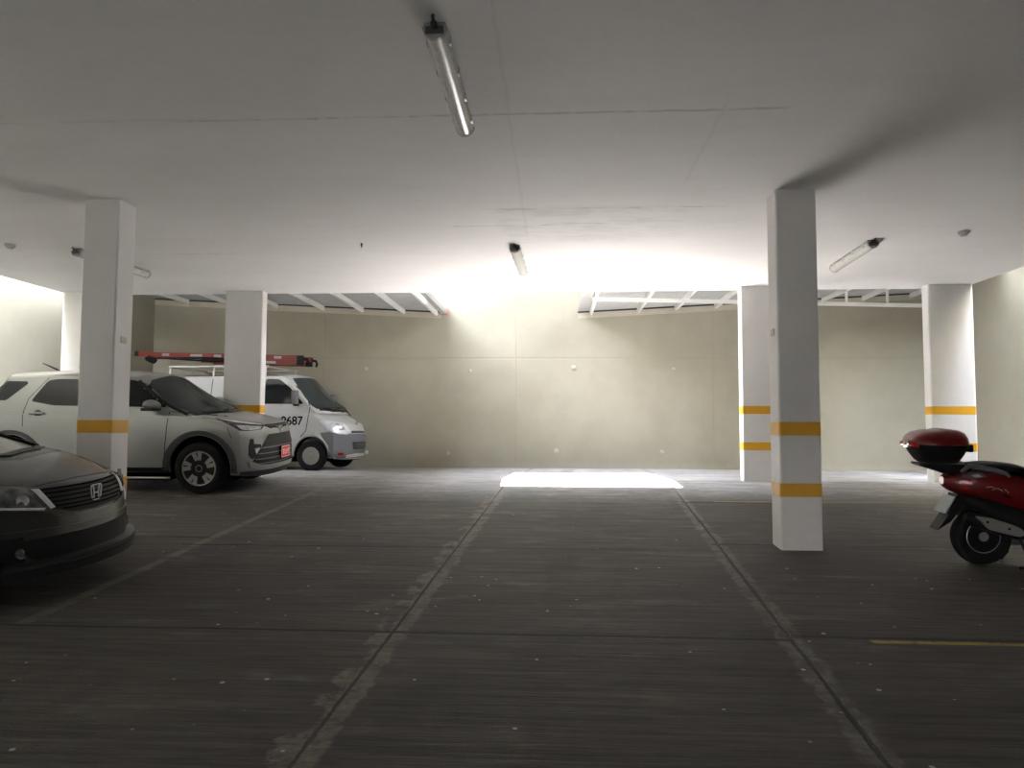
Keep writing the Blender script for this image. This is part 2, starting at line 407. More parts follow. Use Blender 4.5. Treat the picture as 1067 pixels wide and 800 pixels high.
for x in (4.25, 5.77, 6.62, 7.63):
    y = 14.2+(x-.69)/(7.85-.69)*1.1
    bm = BM(); box(bm, x-.02, x+.02, y-.02, y+.02, 3.96, zR(x)-.1); P(bm, 'stub_post', M['white_steel'])

# ---- round plugs on the back wall
M['plug'] = simple('pale_wall_plug', (.47, .45, .37), .5)
for px, pz, r, lab in ((-4.27, 2.76, .055, 'small round cap on the back wall just right of the van windscreen'),
        (.38, 2.776, .06, 'small round cap on the back wall under the middle of the horizontal joint'),
        (2.56, 2.752, .045, 'small round cap on the back wall right of centre under the horizontal joint'),
        (-1.91, 2.71, .035, 'faint round cap on the back wall left of centre under the horizontal joint'),
        (0., .94, .06, 'small round cap low on the back wall above the sunlit patch'),
        (2.29, .93, .05, 'small round cap low on the back wall at the right of the sunlit patch'),
        (-2.39, .885, .045, 'small round cap low on the back wall left of the sunlit patch')):
    bm = BM(); lathe(bm, [(r, 0), (r, -.012), (r*.8, -.02), (r*.35, -.022), (r*.3, -.035), (0.0, -.037)], (0, 0, 0), 'y', 20)
    tag(mesh_obj('wall_cap', bm, M['plug'], smooth=True, loc=(px, YW, pz)), lab, 'wall cap', 'round caps on the back wall')

# ---- ceiling lights
M['fix_body'] = simple('grey_fixture_housing', (.30, .30, .29), .5)
M['fix_lens'] = simple('milky_ribbed_lens', (.62, .62, .57), .22, var=.1, sc=30)
M['fix_dark'] = simple('dark_fixture_end', (.06, .062, .058), .5)
M['fix_clip'] = simple('steel_clip', (.5, .5, .5), .3, .8)
def light_fixture(loc, rz, label):
    root = empty('ceiling_tube_light', loc, (0, 0, rz)); L = .635
    bm = BM(); prism(bm, [(-.055, 0), (-.062, -.028), (.062, -.028), (.055, 0)], 'y', -L, L); mesh_obj('housing', bm, M['fix_body'], root)
    prof = [(-.062, -.03)]+[(.060*math.cos(PI+PI*k/12), -.034+.058*math.sin(PI+PI*k/12)) for k in range(13)]+[(.062, -.03)]
    bm = BM(); prism(bm, prof, 'y', -L+.012, L-.012); mesh_obj('lens', bm, M['fix_lens'], root, smooth=True)
    for s in (-1, 1):
        bm = BM(); prism(bm, [(u*1.06, v*1.04-.0) for u, v in prof], 'y', s*L-.014, s*L+.014, .003); mesh_obj('end_cap', bm, M['fix_body'], root)
        for k in range(4):
            y = -.5+k*.333
            bm = BM(); box(bm, s*.060-.006, s*.060+.006, y-.02, y+.02, -.055, -.012, .002); mesh_obj('clip', bm, M['fix_clip'], root)
    bm = BM(); tube(bm, [(0, -L-.01, -.03), (0, -L-.045, -.03)], .018); tube(bm, [(0, -L-.045, -.03), (0, -L-.07, -.005), (.005, -L-.075, .0)], .009, 8); mesh_obj('cable_gland', bm, M['fix_dark'], root, smooth=True)
    bm = BM(); box(bm, -.048, .048, -L-.016, -L-.012, -.07, -.03, .004); mesh_obj('end_plate', bm, M['fix_dark'], root)
    tag(root, label, 'ceiling light', 'sealed tube lights on the soffit'); return root
light_fixture((-.63, 4.32, H), 0, 'unlit sealed tube light on the soffit, the large near one at the top')
light_fixture((-.46, 9.0, H), -.03, 'unlit sealed tube light far off in the middle of the soffit')
light_fixture((3.53, 8.95, H), -.04, 'unlit sealed tube light right of the near right column')
light_fixture((-5.59, 8.92, H), -.1, 'unlit sealed tube light mostly hidden behind the near left column')
M['socket'] = simple('white_ceiling_socket', (.45, .45, .43), .5)
for x, y, lab in ((4.31, 8.0, 'small round ceiling junction box near the right wall'), (-6.3, 8.06, 'small round ceiling junction box at the far left'), (-2.22, 8.2, 'tiny ceiling hook between the left columns')):
    bm = BM(); k = 1 if abs(x) > 3 else .2
    lathe(bm, [(.055*k, 0), (.055*k, -.025), (.042*k, -.032), (.03*k, -.05), (0, -.052)], (0, 0, 0), 'z', 20)
    tag(mesh_obj('ceiling_box' if k == 1 else 'ceiling_hook', bm, M['socket'] if k == 1 else M['fix_dark'], smooth=True, loc=(x, y, H)), lab, 'ceiling box' if k == 1 else 'hook')
# small conduit stub seen on the near right column
# ---- light and camera
w = bpy.data.worlds.new('sky'); SC.world = w; w.use_nodes = True
bg = w.node_tree.nodes['Background']; bg.inputs[0].default_value = (.86, .90, 1.0, 1); bg.inputs[1].default_value = SKY
sd = bpy.data.lights.new('sun', 'SUN'); sd.energy = SUN; sd.angle = math.radians(.4); sd.color = (1., .955, .92)
so = bpy.data.objects.new('sun', sd); COL.objects.link(so)
so.rotation_euler = Vector((.49, -.345, -1.)).to_track_quat('-Z', 'Y').to_euler()
cd = bpy.data.cameras.new('camera'); cam = bpy.data.objects.new('camera', cd); COL.objects.link(cam); SC.camera = cam
cd.sensor_fit = 'HORIZONTAL'; cd.sensor_width = 36.; cd.lens = 770/1067*36.; cd.clip_end = 200
yaw, pitch, roll = math.atan(46.5/770), math.atan(46.5/770), math.radians(.2)
f = Vector((-math.sin(yaw)*math.cos(pitch), math.cos(yaw)*math.cos(pitch), math.sin(pitch)))
r = Vector((math.cos(yaw), math.sin(yaw), 0)); u = r.cross(f)
r2 = r*math.cos(roll)+u*math.sin(roll); u2 = -r*math.sin(roll)+u*math.cos(roll)
m = Matrix((r2, u2, -f)).transposed().to_4x4(); m.translation = Vector((0, 0, 1.43)); cam.matrix_world = m
SC.view_settings.view_transform = 'Standard'; SC.view_settings.look = 'None'
SC.view_settings.exposure = EXPO; SC.view_settings.gamma = 1.; SC.view_settings.use_curve_mapping = False
SC.cycles.max_bounces = 10; SC.cycles.diffuse_bounces = 8; SC.cycles.sample_clamp_indirect = 0
# ================================================================== vehicles
def paint(name, col, metal=.5, rough=.32, coat=.6):
    t = NT(name); n = t.noise(3, 4, .6)
    c = t.hsv((*col, 1), t.step(n, .2, .8, .95, 1.04))
    return t.out(c, t.step(n, 0, 1, rough-.04, rough+.06), metal, Coat_Weight=coat, Coat_Roughness=.08)
M['silver'] = paint('silver_white_car_paint', (.255, .26, .255), .35, .30)
M['greycar'] = paint('dark_grey_car_paint', (.036, .038, .037), .5, .30)
M['vanwhite'] = paint('white_van_paint', (.42, .42, .415), .0, .35)
M['red'] = paint('red_scooter_paint', (.15, .003, .006), .1, .30, .25)
M['glass'] = simple('dark_tinted_glass', (.008, .010, .012), .08, var=.1, Specular_IOR_Level=.22)
M['screen'] = simple('grey_green_windscreen_glass', (.040, .048, .047), .22, var=.2, sc=3, Specular_IOR_Level=.04)
M['blackplastic'] = simple('black_plastic', (.009, .009, .010), .55, Specular_IOR_Level=.22)
M['greyplastic'] = simple('grey_bumper_plastic', (.115, .12, .13), .6)
M['claddingplastic'] = simple('grey_arch_cladding', (.045, .045, .048), .6, Specular_IOR_Level=.3)
M['rubber'] = simple('tyre_rubber', (.009, .009, .010), .85, bump=.2, Specular_IOR_Level=.2)
M['alloy'] = simple('alloy_silver', (.36, .36, .35), .35, .6)
M['steelwheel'] = simple('painted_steel_wheel', (.23, .22, .20), .5, .3)
M['chrome'] = simple('chrome', (.72, .72, .72), .12, 1.)
M['seam'] = simple('panel_gap', (.004, .004, .004), .95, Specular_IOR_Level=.05)
M['lamp'] = simple('headlamp_lens', (.40, .41, .41), .15, .3, var=.45, sc=16)
M['lampdark'] = simple('smoked_headlamp_lens', (.05, .052, .052), .12, .2, var=.5, sc=14)
M['lampwhite'] = simple('clear_headlamp_reflector', (.55, .57, .59), .3, .2, var=.2, sc=14)
M['lampgrey'] = simple('grey_reflector_lens', (.15, .155, .15), .15, .35, var=.7, sc=11)
M['amber'] = simple('amber_lens', (.6, .2, .02), .2)
M['redlens'] = simple('red_lens', (.35, .01, .01), .15)
M['plate_red'] = simple('red_number_plate', (.62, .035, .03), .45)
M['plate_white'] = simple('white_paint_marking', (.75, .75, .73), .5)
def mesh_mat():
    t = NT('honeycomb_grille'); x, y, z = t.xyz()
    a = t.math('ABSOLUTE', t.math('SINE', t.mul(t.add(y, z), 75.))); b = t.math('ABSOLUTE', t.math('SINE', t.mul(t.sub(y, z), 75.)))
    m = t.step(t.math('MINIMUM', a, b), .18, .34)
    t.bump(t.sub(1., m), .8, .01)
    return t.out(t.mix(m, (.045, .045, .045), (.003, .003, .003)), .5, Specular_IOR_Level=.25)
M['mesh'] = mesh_mat()

def grid_box(nx, ny, nz, f):
    """closed cube grid mapped by f(a,b,c): a 0..1 rear-front, b -1..1 across, c 0..1 up"""
    bm = BM(); d = {}
    def V(i, j, k):
        q = (i, j, k)
        if q not in d: d[q] = bm.verts.new(f(i/nx, -1+2*j/ny, k/nz))
        return d[q]
    for i in range(nx):
        for j in range(ny):
            bm.faces.new((V(i,j,0), V(i,j+1,0), V(i+1,j+1,0), V(i+1,j,0))); bm.faces.new((V(i,j,nz), V(i+1,j,nz), V(i+1,j+1,nz), V(i,j+1,nz)))
        for k in range(nz):
            bm.faces.new((V(i,0,k), V(i+1,0,k), V(i+1,0,k+1), V(i,0,k+1))); bm.faces.new((V(i,ny,k), V(i,ny,k+1), V(i+1,ny,k+1), V(i+1,ny,k)))
    for j in range(ny):
        for k in range(nz):
            bm.faces.new((V(0,j,k), V(0,j,k+1), V(0,j+1,k+1), V(0,j+1,k))); bm.faces.new((V(nx,j,k), V(nx,j+1,k), V(nx,j+1,k+1), V(nx,j,k+1)))
    return bm
def sgn(v): return -1. if v < 0 else 1.
def lower_body(p):
    xr, xf, W = p['xr'], p['xf'], p['W']
    def f(a, b, c):
        # even spacing but denser towards the ends
        a2 = a-.035*math.sin(2*PI*a)*-1 if False else a
        x0 = xr+(xf-xr)*a2
        bb = math.sin(b*PI/2*.92)/math.sin(PI/2*.92)
        ab = abs(bb)
        zt = smooth_interp(x0, p['top'])-p.get('crown', .045)*ab**4-p.get('crown2', .02)*ab**2
        zb = interp(x0, p['bot'])+p.get('tuck', .05)*ab**6
        z = zb+(zt-zb)*c
        hw = W*smooth_interp(z, p['side'])*smooth_interp(x0, p['plan'])
        y = bb*hw
        wf = max(0., (a-.70)/.30)**1.6; wr = max(0., (.16-a)/.16)**1.6
        x = x0+wf*(smooth_interp(z, p['front'])-xf-p['fcurve']*ab**p.get('fn', 2.6))+wr*(smooth_interp(z, p['rear'])-xr+p['rcurve']*ab**3)
        return (x, y, z)
    return grid_box(p.get('nx', 84), p.get('ny', 24), p.get('nz', 16), f)
def cabin(p):
    W = p['W']; zb = p['cab_z']
    def f(a, b, c):
        bb = math.sin(b*PI/2*.94)/math.sin(PI/2*.94); ab = abs(bb)
        # height first along the roof curve at nominal x
        xF = p['ws'][0]+(p['ws'][1]-p['ws'][0])*c; xR = p['rs'][0]+(p['rs'][1]-p['rs'][0])*c
        xF -= p['wscurve']*ab**2*(1-.25*c); xR += p.get('rscurve', .06)*ab**3
        x = xR+(xF-xR)*a
        zt = smooth_interp(x, p['roof'])-p.get('rcrown', .035)*ab**3-p.get('redge', .03)*ab**8
        cc = c**.92
        z = zb+(zt-zb)*cc
        hw = p['cabw'][0]+(p['cabw'][1]-p['cabw'][0])*c**p.get('cabn', 1.35)
        hw *= smooth_interp(x, p.get('cabplan', [(-9, 1), (9, 1)]))
        return (x, bb*hw, z)
    return grid_box(p.get('cnx', 56), 20, 14, f)
def bool_cut(bm_target, cuts):
    me = bpy.data.meshes.new('tmp'); bmesh.ops.recalc_face_normals(bm_target, faces=bm_target.faces[:]); bm_target.to_mesh(me); bm_target.free()
    o = bpy.data.objects.new('tmp', me); COL.objects.link(o); tmp = []
    for bmc in cuts:
        bmesh.ops.recalc_face_normals(bmc, faces=bmc.faces[:])
        mc = bpy.data.meshes.new('cut'); bmc.to_mesh(mc); bmc.free(); oc = bpy.data.objects.new('cut', mc); COL.objects.link(oc); tmp.append(oc)
        md = o.modifiers.new('b', 'BOOLEAN'); md.operation = 'DIFFERENCE'; md.object = oc; md.solver = 'EXACT'
    bpy.context.view_layer.update()
    ev = o.evaluated_get(bpy.context.evaluated_depsgraph_get()); m2 = bpy.data.meshes.new_from_object(ev)
    for q in tmp+[o]: bpy.data.objects.remove(q, do_unlink=True)
    b = BM(); b.from_mesh(m2); bpy.data.meshes.remove(m2); return b
def clear_tmp():
    for m in [m for m in bpy.data.meshes if m.users == 0]: bpy.data.meshes.remove(m)
class Skin:
    """conformal panels: outlines projected onto a body surface"""
    def __init__(s, bm): s.bvh = BVHTree.FromBMesh(bm)
    def frame(s, d):
        d = Vector(d).normalized()
        if abs(d.z) > .9: return Vector((1,0,0)), Vector((0,1,0)), d
        v = (Vector((0,0,1))-d*d.z).normalized(); u = v.cross(d).normalized() if False else Vector((1,0,0)) if abs(d.y) > .99 else None
        if u is None: u = d.cross(v).normalized()
        return u, v, d
    def panel(s, pts3, d, off=.004, thick=.02, step=.05, out=None, flip=False, maxd=.45):
        """pts3: outline as 3-D points near the surface; d: direction looking AT the surface"""
        d = Vector(d).normalized()
        v = Vector((0,0,1)) if abs(d.z) < .9 else Vector((0,1,0))
        v = (v-d*d.dot(v)).normalized(); u = d.cross(v).normalized()
        bm = BM(); vs = []
        uv = [(Vector(p).dot(u), Vector(p).dot(v)) for p in pts3]
        base = sum((Vector(p).dot(d) for p in pts3))/len(pts3)-2.0
        vs = [bm.verts.new(u*a+v*b+d*base) for a, b in uv]
        bm.faces.new(vs)
        for ax, rng_ in ((u, [q[0] for q in uv]), (v, [q[1] for q in uv])):
            lo, hi = min(rng_), max(rng_); n = int((hi-lo)/step)
            for i in range(1, n+1):
                c = lo+(hi-lo)*i/(n+1)
                bmesh.ops.bisect_plane(bm, geom=bm.verts[:]+bm.edges[:]+bm.faces[:], plane_co=ax*c, plane_no=ax, dist=1e-5)
        bad = []; hits = {}
        for w in bm.verts:
            h = s.bvh.ray_cast(w.co, d, 4.5)
            if h[0] is None: bad.append(w)
            else: hits[w] = h[0]
        if hits:
            ds = sorted((h-w.co).dot(d) for w, h in hits.items()); lim = ds[len(ds)//2]+maxd
            for w in [w for w, h in hits.items() if (h-w.co).dot(d) > lim]: bad.append(w); del hits[w]
        good = list(hits)
        for w in bad:
            # fall back to the depth of the closest projected point
            if hits:
                k = min(good, key=lambda q: (q.co-w.co).length_squared); dep = (hits[k]-k.co).dot(d)
                n_ = s.bvh.find_nearest(w.co+d*dep)
                hits[w] = n_[0] if n_[0] is not None else w.co+d*dep
        for w, h in hits.items(): w.co = h-d*off
        r = bmesh.ops.extrude_face_region(bm, geom=bm.faces[:])
        for q in r['geom']:
            if isinstance(q, bmesh.types.BMVert): q.co += d*(off+thick)
        if out is not None:
            me = bpy.data.meshes.new('t'); bm.to_mesh(me); bm.free(); out.from_mesh(me); bpy.data.meshes.remove(me); return out
        return bm
    def side(s, xz, sy, **k):
        return s.panel([(x, sy*1.0, z) for x, z in xz], (0, -sy, 0), **k)
    def front(s, yz, **k):
        return s.panel([(1.5, y, z) for y, z in yz], (-1, 0, 0), **k)
    def ribbon(s, pts, w, d, **k):
        """thin strip along a 3-D polyline"""
        d = Vector(d).normalized(); pts = [Vector(p) for p in pts]; L = []; R = []
        for i, p in enumerate(pts):
            t = (pts[min(i+1, len(pts)-1)]-pts[max(i-1, 0)]); t = (t-d*d.dot(t)).normalized(); n = t.cross(d).normalized()*w/2
            L.append(p+n); R.append(p-n)
        return s.panel(L+R[::-1], d, **k)
def rnd(pts, r=.03, n=3, closed=True):
    """round the corners of a 2-D outline"""
    out = []; N = len(pts)
    for i in range(N):
        p0, p, p1 = Vector(pts[i-1]), Vector(pts[i]), Vector(pts[(i+1) % N])
        a = (p0-p); b = (p1-p); ra = min(r, a.length*.45); rb = min(r, b.length*.45)
        A = p+a.normalized()*ra; B = p+b.normalized()*rb
        for k in range(n+1):
            t = k/n; out.append(tuple((1-t)**2*A+2*t*(1-t)*p+t*t*B))
    return out
def mirror_bm(bm):
    for v in bm.verts: v.co.y *= -1
    return bm
def wheel(root, x, y, r, w, rr, style, out, label=None):
    """out=-1: outer face towards -y"""
    wh = empty('wheel', (x, y, r)); wh.parent = root
    bm = BM(); h = w/2
    lathe(bm, [(rr, -h+.015), (rr+.02, -h+.002), (r-.05, -h), (r-.018, -h+.012), (r-.004, -h+.035), (r, -h*.3), (r, h*.3), (r-.004, h-.035), (r-.018, h-.012), (r-.05, h), (rr+.02, h-.002), (rr, h-.015), (rr, -h+.015)], (0,0,0), 'y', 48)
    mesh_obj('tyre', bm, M['rubber'], wh, smooth=True)
    bm = BM(); s = out
    if style == 'steel':
        lathe(bm, [(rr+.004, s*(h-.012)), (rr-.012, s*(h-.006)), (rr-.02, s*(h-.03)), (rr-.035, s*(h-.05)), (rr*.62, s*(h-.035)), (rr*.56, s*(h-.02)), (rr*.30, s*(h-.03)), (rr*.27, s*(h-.008)), (rr*.22, s*(h+.004)), (0, s*(h+.006))], (0,0,0), 'y', 40)
        mesh_obj('rim', bm, M['steelwheel'], wh, smooth=True)
        bm = BM()
        for k in range(8):
            t = 2*PI*k/8; c = Vector((math.cos(t)*rr*.72, s*(h-.036), math.sin(t)*rr*.72))
            lathe(bm, [(0, s*.004), (.016, s*.004), (.016, -s*.006)], c, 'y', 12)
        mesh_obj('vent_holes', bm, M['blackplastic'], wh)
    else:
        lathe(bm, [(rr+.004, s*(h-.014)), (rr-.006, s*(h-.004)), (rr-.016, s*(h-.012)), (rr-.022, s*(h-.05)), (rr-.03, s*(h-.10)), (rr-.03, s*(h-.11))], (0,0,0), 'y', 48)
        bmesh.ops.delete(bm, geom=[f for f in bm.faces if len(f.verts) > 4], context='FACES')
        n = 5
        for k in range(n):
            for q in (-1, 1):
                t0 = 2*PI*k/n+.3; t1 = t0+q*.20+ (.16 if style == 'twist' else 0); t2 = t0+q*.10
                p0 = Vector((math.cos(t2)*rr*.20, 0, math.sin(t2)*rr*.20)); p1 = Vector((math.cos(t1)*(rr-.012), 0, math.sin(t1)*(rr-.012)))
                d = (p1-p0).normalized(); nn = Vector((-d.z, 0, d.x))
                wa, wb = .017, .029
                vs = []
                for p, ww, yo in ((p0, wa, h-.018), (p1, wb, h-.010)):
                    for a in (-1, 1):
                        for yy in (yo, yo-.03): vs.append(bm.verts.new(p+nn*a*ww+Vector((0, s*yy, 0))))
                for f in ((0,1,3,2), (4,6,7,5), (0,4,5,1), (2,3,7,6), (0,2,6,4), (1,5,7,3)): bm.faces.new([vs[i] for i in f])
        lathe(bm, [(rr*.25, s*(h-.05)), (rr*.24, s*(h-.018)), (rr*.17, s*(h-.012)), (rr*.15, s*(h-.03)), (0, s*(h-.03))], (0,0,0), 'y', 24)
        mesh_obj('rim', bm, M['alloy'], wh, smooth=True, sharp=30)
        bm = BM(); lathe(bm, [(0, s*(h-.10)), (rr*.75, s*(h-.10)), (rr*.75, s*(h-.085)), (0, s*(h-.08))], (0,0,0), 'y', 32)
        mesh_obj('brake_disc', bm, M['seam'], wh, smooth=True)
    return wh
def liners(root, xs, z, r, W):
    for x in xs:
        for s in (-1, 1):
            b = BM(); n = 24; rings = []
            for y in (s*(W-.06), s*(W-.29)):
                rings.append([b.verts.new((x+math.cos(PI*(-.12+1.24*k/n))*r, y, z+math.sin(PI*(-.12+1.24*k/n))*r)) for k in range(n+1)])
            for k in range(n): b.faces.new((rings[0][k], rings[0][k+1], rings[1][k+1], rings[1][k]))
            b.faces.new(rings[1])
            mesh_obj('wheel_liner', b, M['seam'], root)
def arch_cut(x, z, r, W, inn):
    cs = []
    for s in (-1, 1):
        b = BM(); lathe(b, [(0, s*(W-inn)), (r, s*(W-inn)), (r, s*(W+.3)), (0, s*(W+.3))], (x, 0, z), 'y', 48); cs.append(b)
    return cs
def text_obj(name, txt, size, mat, parent, M4, ext=.002, bold=0.0, sx=1.):
    c = bpy.data.curves.new(name, 'FONT'); c.body = txt; c.size = size; c.extrude = ext; c.offset = bold; c.align_x = 'CENTER'; c.align_y = 'CENTER'
    o = bpy.data.objects.new('t', c); COL.objects.link(o); bpy.context.view_layer.update()
    me = bpy.data.meshes.new_from_object(o.evaluated_get(bpy.context.evaluated_depsgraph_get())); bpy.data.objects.remove(o, do_unlink=True)
    for v in me.vertices: v.co.x *= sx
    me.transform(M4); me.materials.clear(); me.materials.append(mat)
    q = bpy.data.objects.new(name, me); COL.objects.link(q); q.parent = parent; return q
def ribs(root, name, mat, boxes, bev=.0):
    b = BM()
    for a in boxes: box(b, *a, bev=bev)
    return mesh_obj(name, b, mat, root)
ROLL = math.atan(SL)

def corner_tube(root, p, s, r, mat, c0=.08, c1=.97, out=.004):
    """black strip along the front corner edge of the cabin"""
    W = p; pts = []
    for i in range(9):
        c = c0+(c1-c0)*i/8
        bb = 1.0; xF = p['ws'][0]+(p['ws'][1]-p['ws'][0])*c-p['wscurve']*(1-.25*c)
        zt = smooth_interp(xF, p['roof'])-p.get('rcrown', .035)-p.get('redge', .03)
        z = p['cab_z']+(zt-p['cab_z'])*c**.92
        hw = (p['cabw'][0]+(p['cabw'][1]-p['cabw'][0])*c**p.get('cabn', 1.35))*smooth_interp(xF, p.get('cabplan', [(-9, 1), (9, 1)]))
        pts.append(Vector((xF-.012, s*(hw-.006+out), z)))
    b = BM(); tube(b, pts, r, 10); return mesh_obj('pillar_trim', b, mat, root, smooth=True)

def underbody(root, x0, x1, w, z0=.15, z1=.33, wx=(1.2, -1.33), wr=.42):
    b = BM(); xs = [x0]
    for x in sorted(wx): xs += [x-wr, x+wr]
    xs.append(x1)
    for i in range(len(xs)-1):
        narrow = i % 2 == 1
        ww = w-.26 if narrow else w
        box(b, xs[i], xs[i+1], -ww, ww, z0, z1, .0)
    bmesh.ops.remove_doubles(b, verts=b.verts[:], dist=1e-4)
    return mesh_obj('underbody', b, M['seam'], root)
# ------------------------------------------------------------------ silver SUV
def make_suv():
    yc = 10.1
    root = empty('silver_suv', (-5.77, yc, fz(yc)+.0), (ROLL, 0, 0))
    p = dict(xr=-2.0, xf=2.0, W=.848,
        top=[(-2.0, 1.02), (-1.7, 1.10), (0.2, 1.085), (.9, 1.075), (1.3, 1.035), (1.65, .985), (1.9, .92), (2.0, .88)],
        bot=[(-2, .40), (-1.7, .26), (-.9, .235), (.9, .235), (1.5, .24), (1.75, .20), (2, .20)],
        side=[(.2, .955), (.4, .99), (.6, 1.), (.8, .99), (.95, .97), (1.12, .925)],
        plan=[(-2, .93), (-1.6, .985), (-.9, .985), (0, .975), (.8, .98), (1.2, 1.0), (1.6, .985), (2, .955)],
        front=[(.18, 1.90), (.3, 1.96), (.45, 1.985), (.62, 1.975), (.78, 1.955), (.88, 1.90), (1.0, 1.80)],
        rear=[(.3, -1.93), (.55, -2.0), (.8, -1.98), (1.1, -1.93)],
        fcurve=.24, fn=2.8, rcurve=.12, crown=.05,
        cab_z=.98, ws=(1.32, .40), rs=(-1.98, -1.62), wscurve=.20, rscurve=.12,
        roof=[(-1.95, 1.50), (-1.6, 1.565), (-1.0, 1.60), (-.3, 1.605), (.2, 1.565), (.5, 1.50), (.8, 1.4)],
        cabw=(.80, .62), cabplan=[(-2, .93), (-1.4, .985), (-.3, 1), (.6, .99), (1.2, .95)], cabn=1.3)
    r = .332
    low = bool_cut(lower_body(p), arch_cut(1.2, r+.02, .405, .85, .30)+arch_cut(-1.33, r+.02, .405, .85, .30))
    cb = cabin(p); me = bpy.data.meshes.new('t'); cb.to_mesh(me); cb.free(); low.from_mesh(me); bpy.data.meshes.remove(me)
    S = Skin(low)
    body = mesh_obj('body', low, M['silver'], root, smooth=True, sharp=40)
    # glass
    for s in (-1, 1):
        b = S.side(rnd([(.88, 1.112), (-.08, 1.125), (-.06, 1.475), (.24, 1.465), (.44, 1.40)], .03), s, off=.004); mesh_obj('front_side_window', b, M['glass'], root, smooth=True)
        b = S.side(rnd([(-.15, 1.125), (-.78, 1.135), (-1.10, 1.19), (-.93, 1.46), (-.80, 1.48), (-.13, 1.48)], .04), s, off=.004); mesh_obj('rear_side_window', b, M['glass'], root, smooth=True)
        b = S.side(rnd([(-1.45, 1.20), (-1.80, 1.20), (-1.72, 1.38), (-1.60, 1.455), (-1.22, 1.45), (-1.20, 1.42)], .03), s, off=.004); mesh_obj('quarter_window', b, M['glass'], root, smooth=True)
        for pts, wd in (([(-.11, 1.10), (-.10, .60), (-.12, .36)], .007), ([(.78, 1.06), (.76, .75), (.74, .50), (.72, .36)], .010), ([(-.93, 1.50), (-1.14, 1.22), (-1.18, 1.05), (-1.165, .86)], .007), ([(.80, 1.06), (1.10, 1.025), (1.45, .985)], .007), ([(1.56, .86), (1.62, .72)], .006)):
            mesh_obj('panel_seam', S.ribbon([(q[0], s, q[1]) for q in pts], wd, (0, -s, 0), off=.002, thick=.004), M['seam'], root)
        # wheel arch cladding and sill cladding
        for xw in (1.2, -1.33):
            b = BM(); o, i_ = [], []
            for k in range(21):
                t = PI*(-.06+1.12*k/20); o.append((xw+math.cos(t)*.485, .350+math.sin(t)*.468)); i_.append((xw+math.cos(t)*.414, .352+math.sin(t)*.414))
            S.side(o+i_[::-1], s, off=.010, thick=.03, out=b, step=.05); mesh_obj('arch_cladding', b, M['claddingplastic'], root, smooth=True, sharp=30)
        b = S.side([(.82, .225), (.76, .34), (-.90, .34), (-.95, .225)], s, off=.012, thick=.03, step=.2); mesh_obj('sill_cladding', b, M['blackplastic'], root)
        b = BM(); tube(b, [(-.95, s*.80, .205), (.80, s*.80, .205)], .013, 8); mesh_obj('sill_strip', b, M['alloy'], root)
        # handles
        for hx in (-.98, .02):
            b = BM(); yy = s*(S.bvh.ray_cast(Vector((hx, s*3, 1.02)), Vector((0, -s, 0)))[0].y*s)
            lathe(b, [(0, 0), (.045, 0), (.050, s*.004), (0, s*.004)], (hx+.01, yy, 1.03), 'y', 18)
            h = mesh_obj('handle_recess', b, M['claddingplastic'], root)
            b = BM(); tube(b, [(hx-.10, yy+s*.006, 1.035), (hx-.07, yy+s*.03, 1.037), (hx+.06, yy+s*.032, 1.037), (hx+.10, yy+s*.006, 1.033)], .014, 8); mesh_obj('door_handle', b, M['silver'], root, smooth=True)
        # headlamps: slim wedge wrapping the corner
        hd = (-.72, -s*.70, 0)
        b = S.panel([Vector(q) for q in ((1.46, s*.80, .975), (1.62, s*.76, .955), (1.80, s*.66, .925), (1.95, s*.50, .895), (1.97, s*.50, .86), (1.94, s*.56, .815), (1.80, s*.70, .805), (1.68, s*.76, .815))], hd, off=.012, step=.028)
        hl = mesh_obj('headlamp', b, M['lampdark'], root, smooth=True)
        b = S.panel([Vector(q) for q in ((1.47, s*.80, .968), (1.64, s*.75, .948), (1.80, s*.66, .918), (1.94, s*.51, .888), (1.94, s*.51, .872), (1.80, s*.66, .895), (1.64, s*.75, .925))], hd, off=.022, step=.028)
        mesh_obj('daytime_strip', b, M['lampwhite'], hl, smooth=True)
        b = S.panel([Vector(q) for q in ((1.66, s*.75, .885), (1.80, s*.66, .872), (1.93, s*.53, .855), (1.92, s*.56, .822), (1.80, s*.69, .815), (1.70, s*.74, .83))], hd, off=.022, step=.028)
        mesh_obj('projector_units', b, M['lamp'], hl, smooth=True)
        # fog lamp niche: dark L with a round lamp
        b = BM()
        S.panel([Vector(q) for q in ((1.84, s*.715, .70), (1.87, s*.68, .70), (1.875, s*.68, .635), (1.94, s*.59, .625), (1.94, s*.59, .585), (1.88, s*.67, .575), (1.90, s*.65, .47), (1.86, s*.71, .44), (1.82, s*.74, .49), (1.82, s*.735, .60))], hd, off=.010, step=.03, out=b)
        nf = mesh_obj('fog_lamp_niche', b, M['blackplastic'], root, smooth=True)
        b = BM(); h = S.bvh.ray_cast(Vector((1.88, s*.70, .50))-Vector(hd).normalized()*1.0, Vector(hd).normalized())[0]
        lathe(b, [(0, .014), (.035, .010), (.045, .0), (.045, -.02)], (0, 0, 0), 'x', 20)
        q = mesh_obj('fog_lamp', b, M['lampdark'], nf, smooth=True, loc=h); q.rotation_euler = (0, 0, s*.77)
        # tail lamp
        b = S.panel([Vector(q) for q in ((-1.98, s*.60, 1.03), (-1.70, s*.80, 1.05), (-1.66, s*.80, .95), (-1.98, s*.62, .88))], (.7, -s*.7, 0), off=.006); mesh_obj('tail_lamp', b, M['redlens'], root, smooth=True)
        # mirrors
        m = empty('door_mirror', (.62, s*.83, 1.15)); m.parent = root
        b = BM(); 
        bmesh.ops.create_uvsphere(b, u_segments=20, v_segments=12, radius=1)
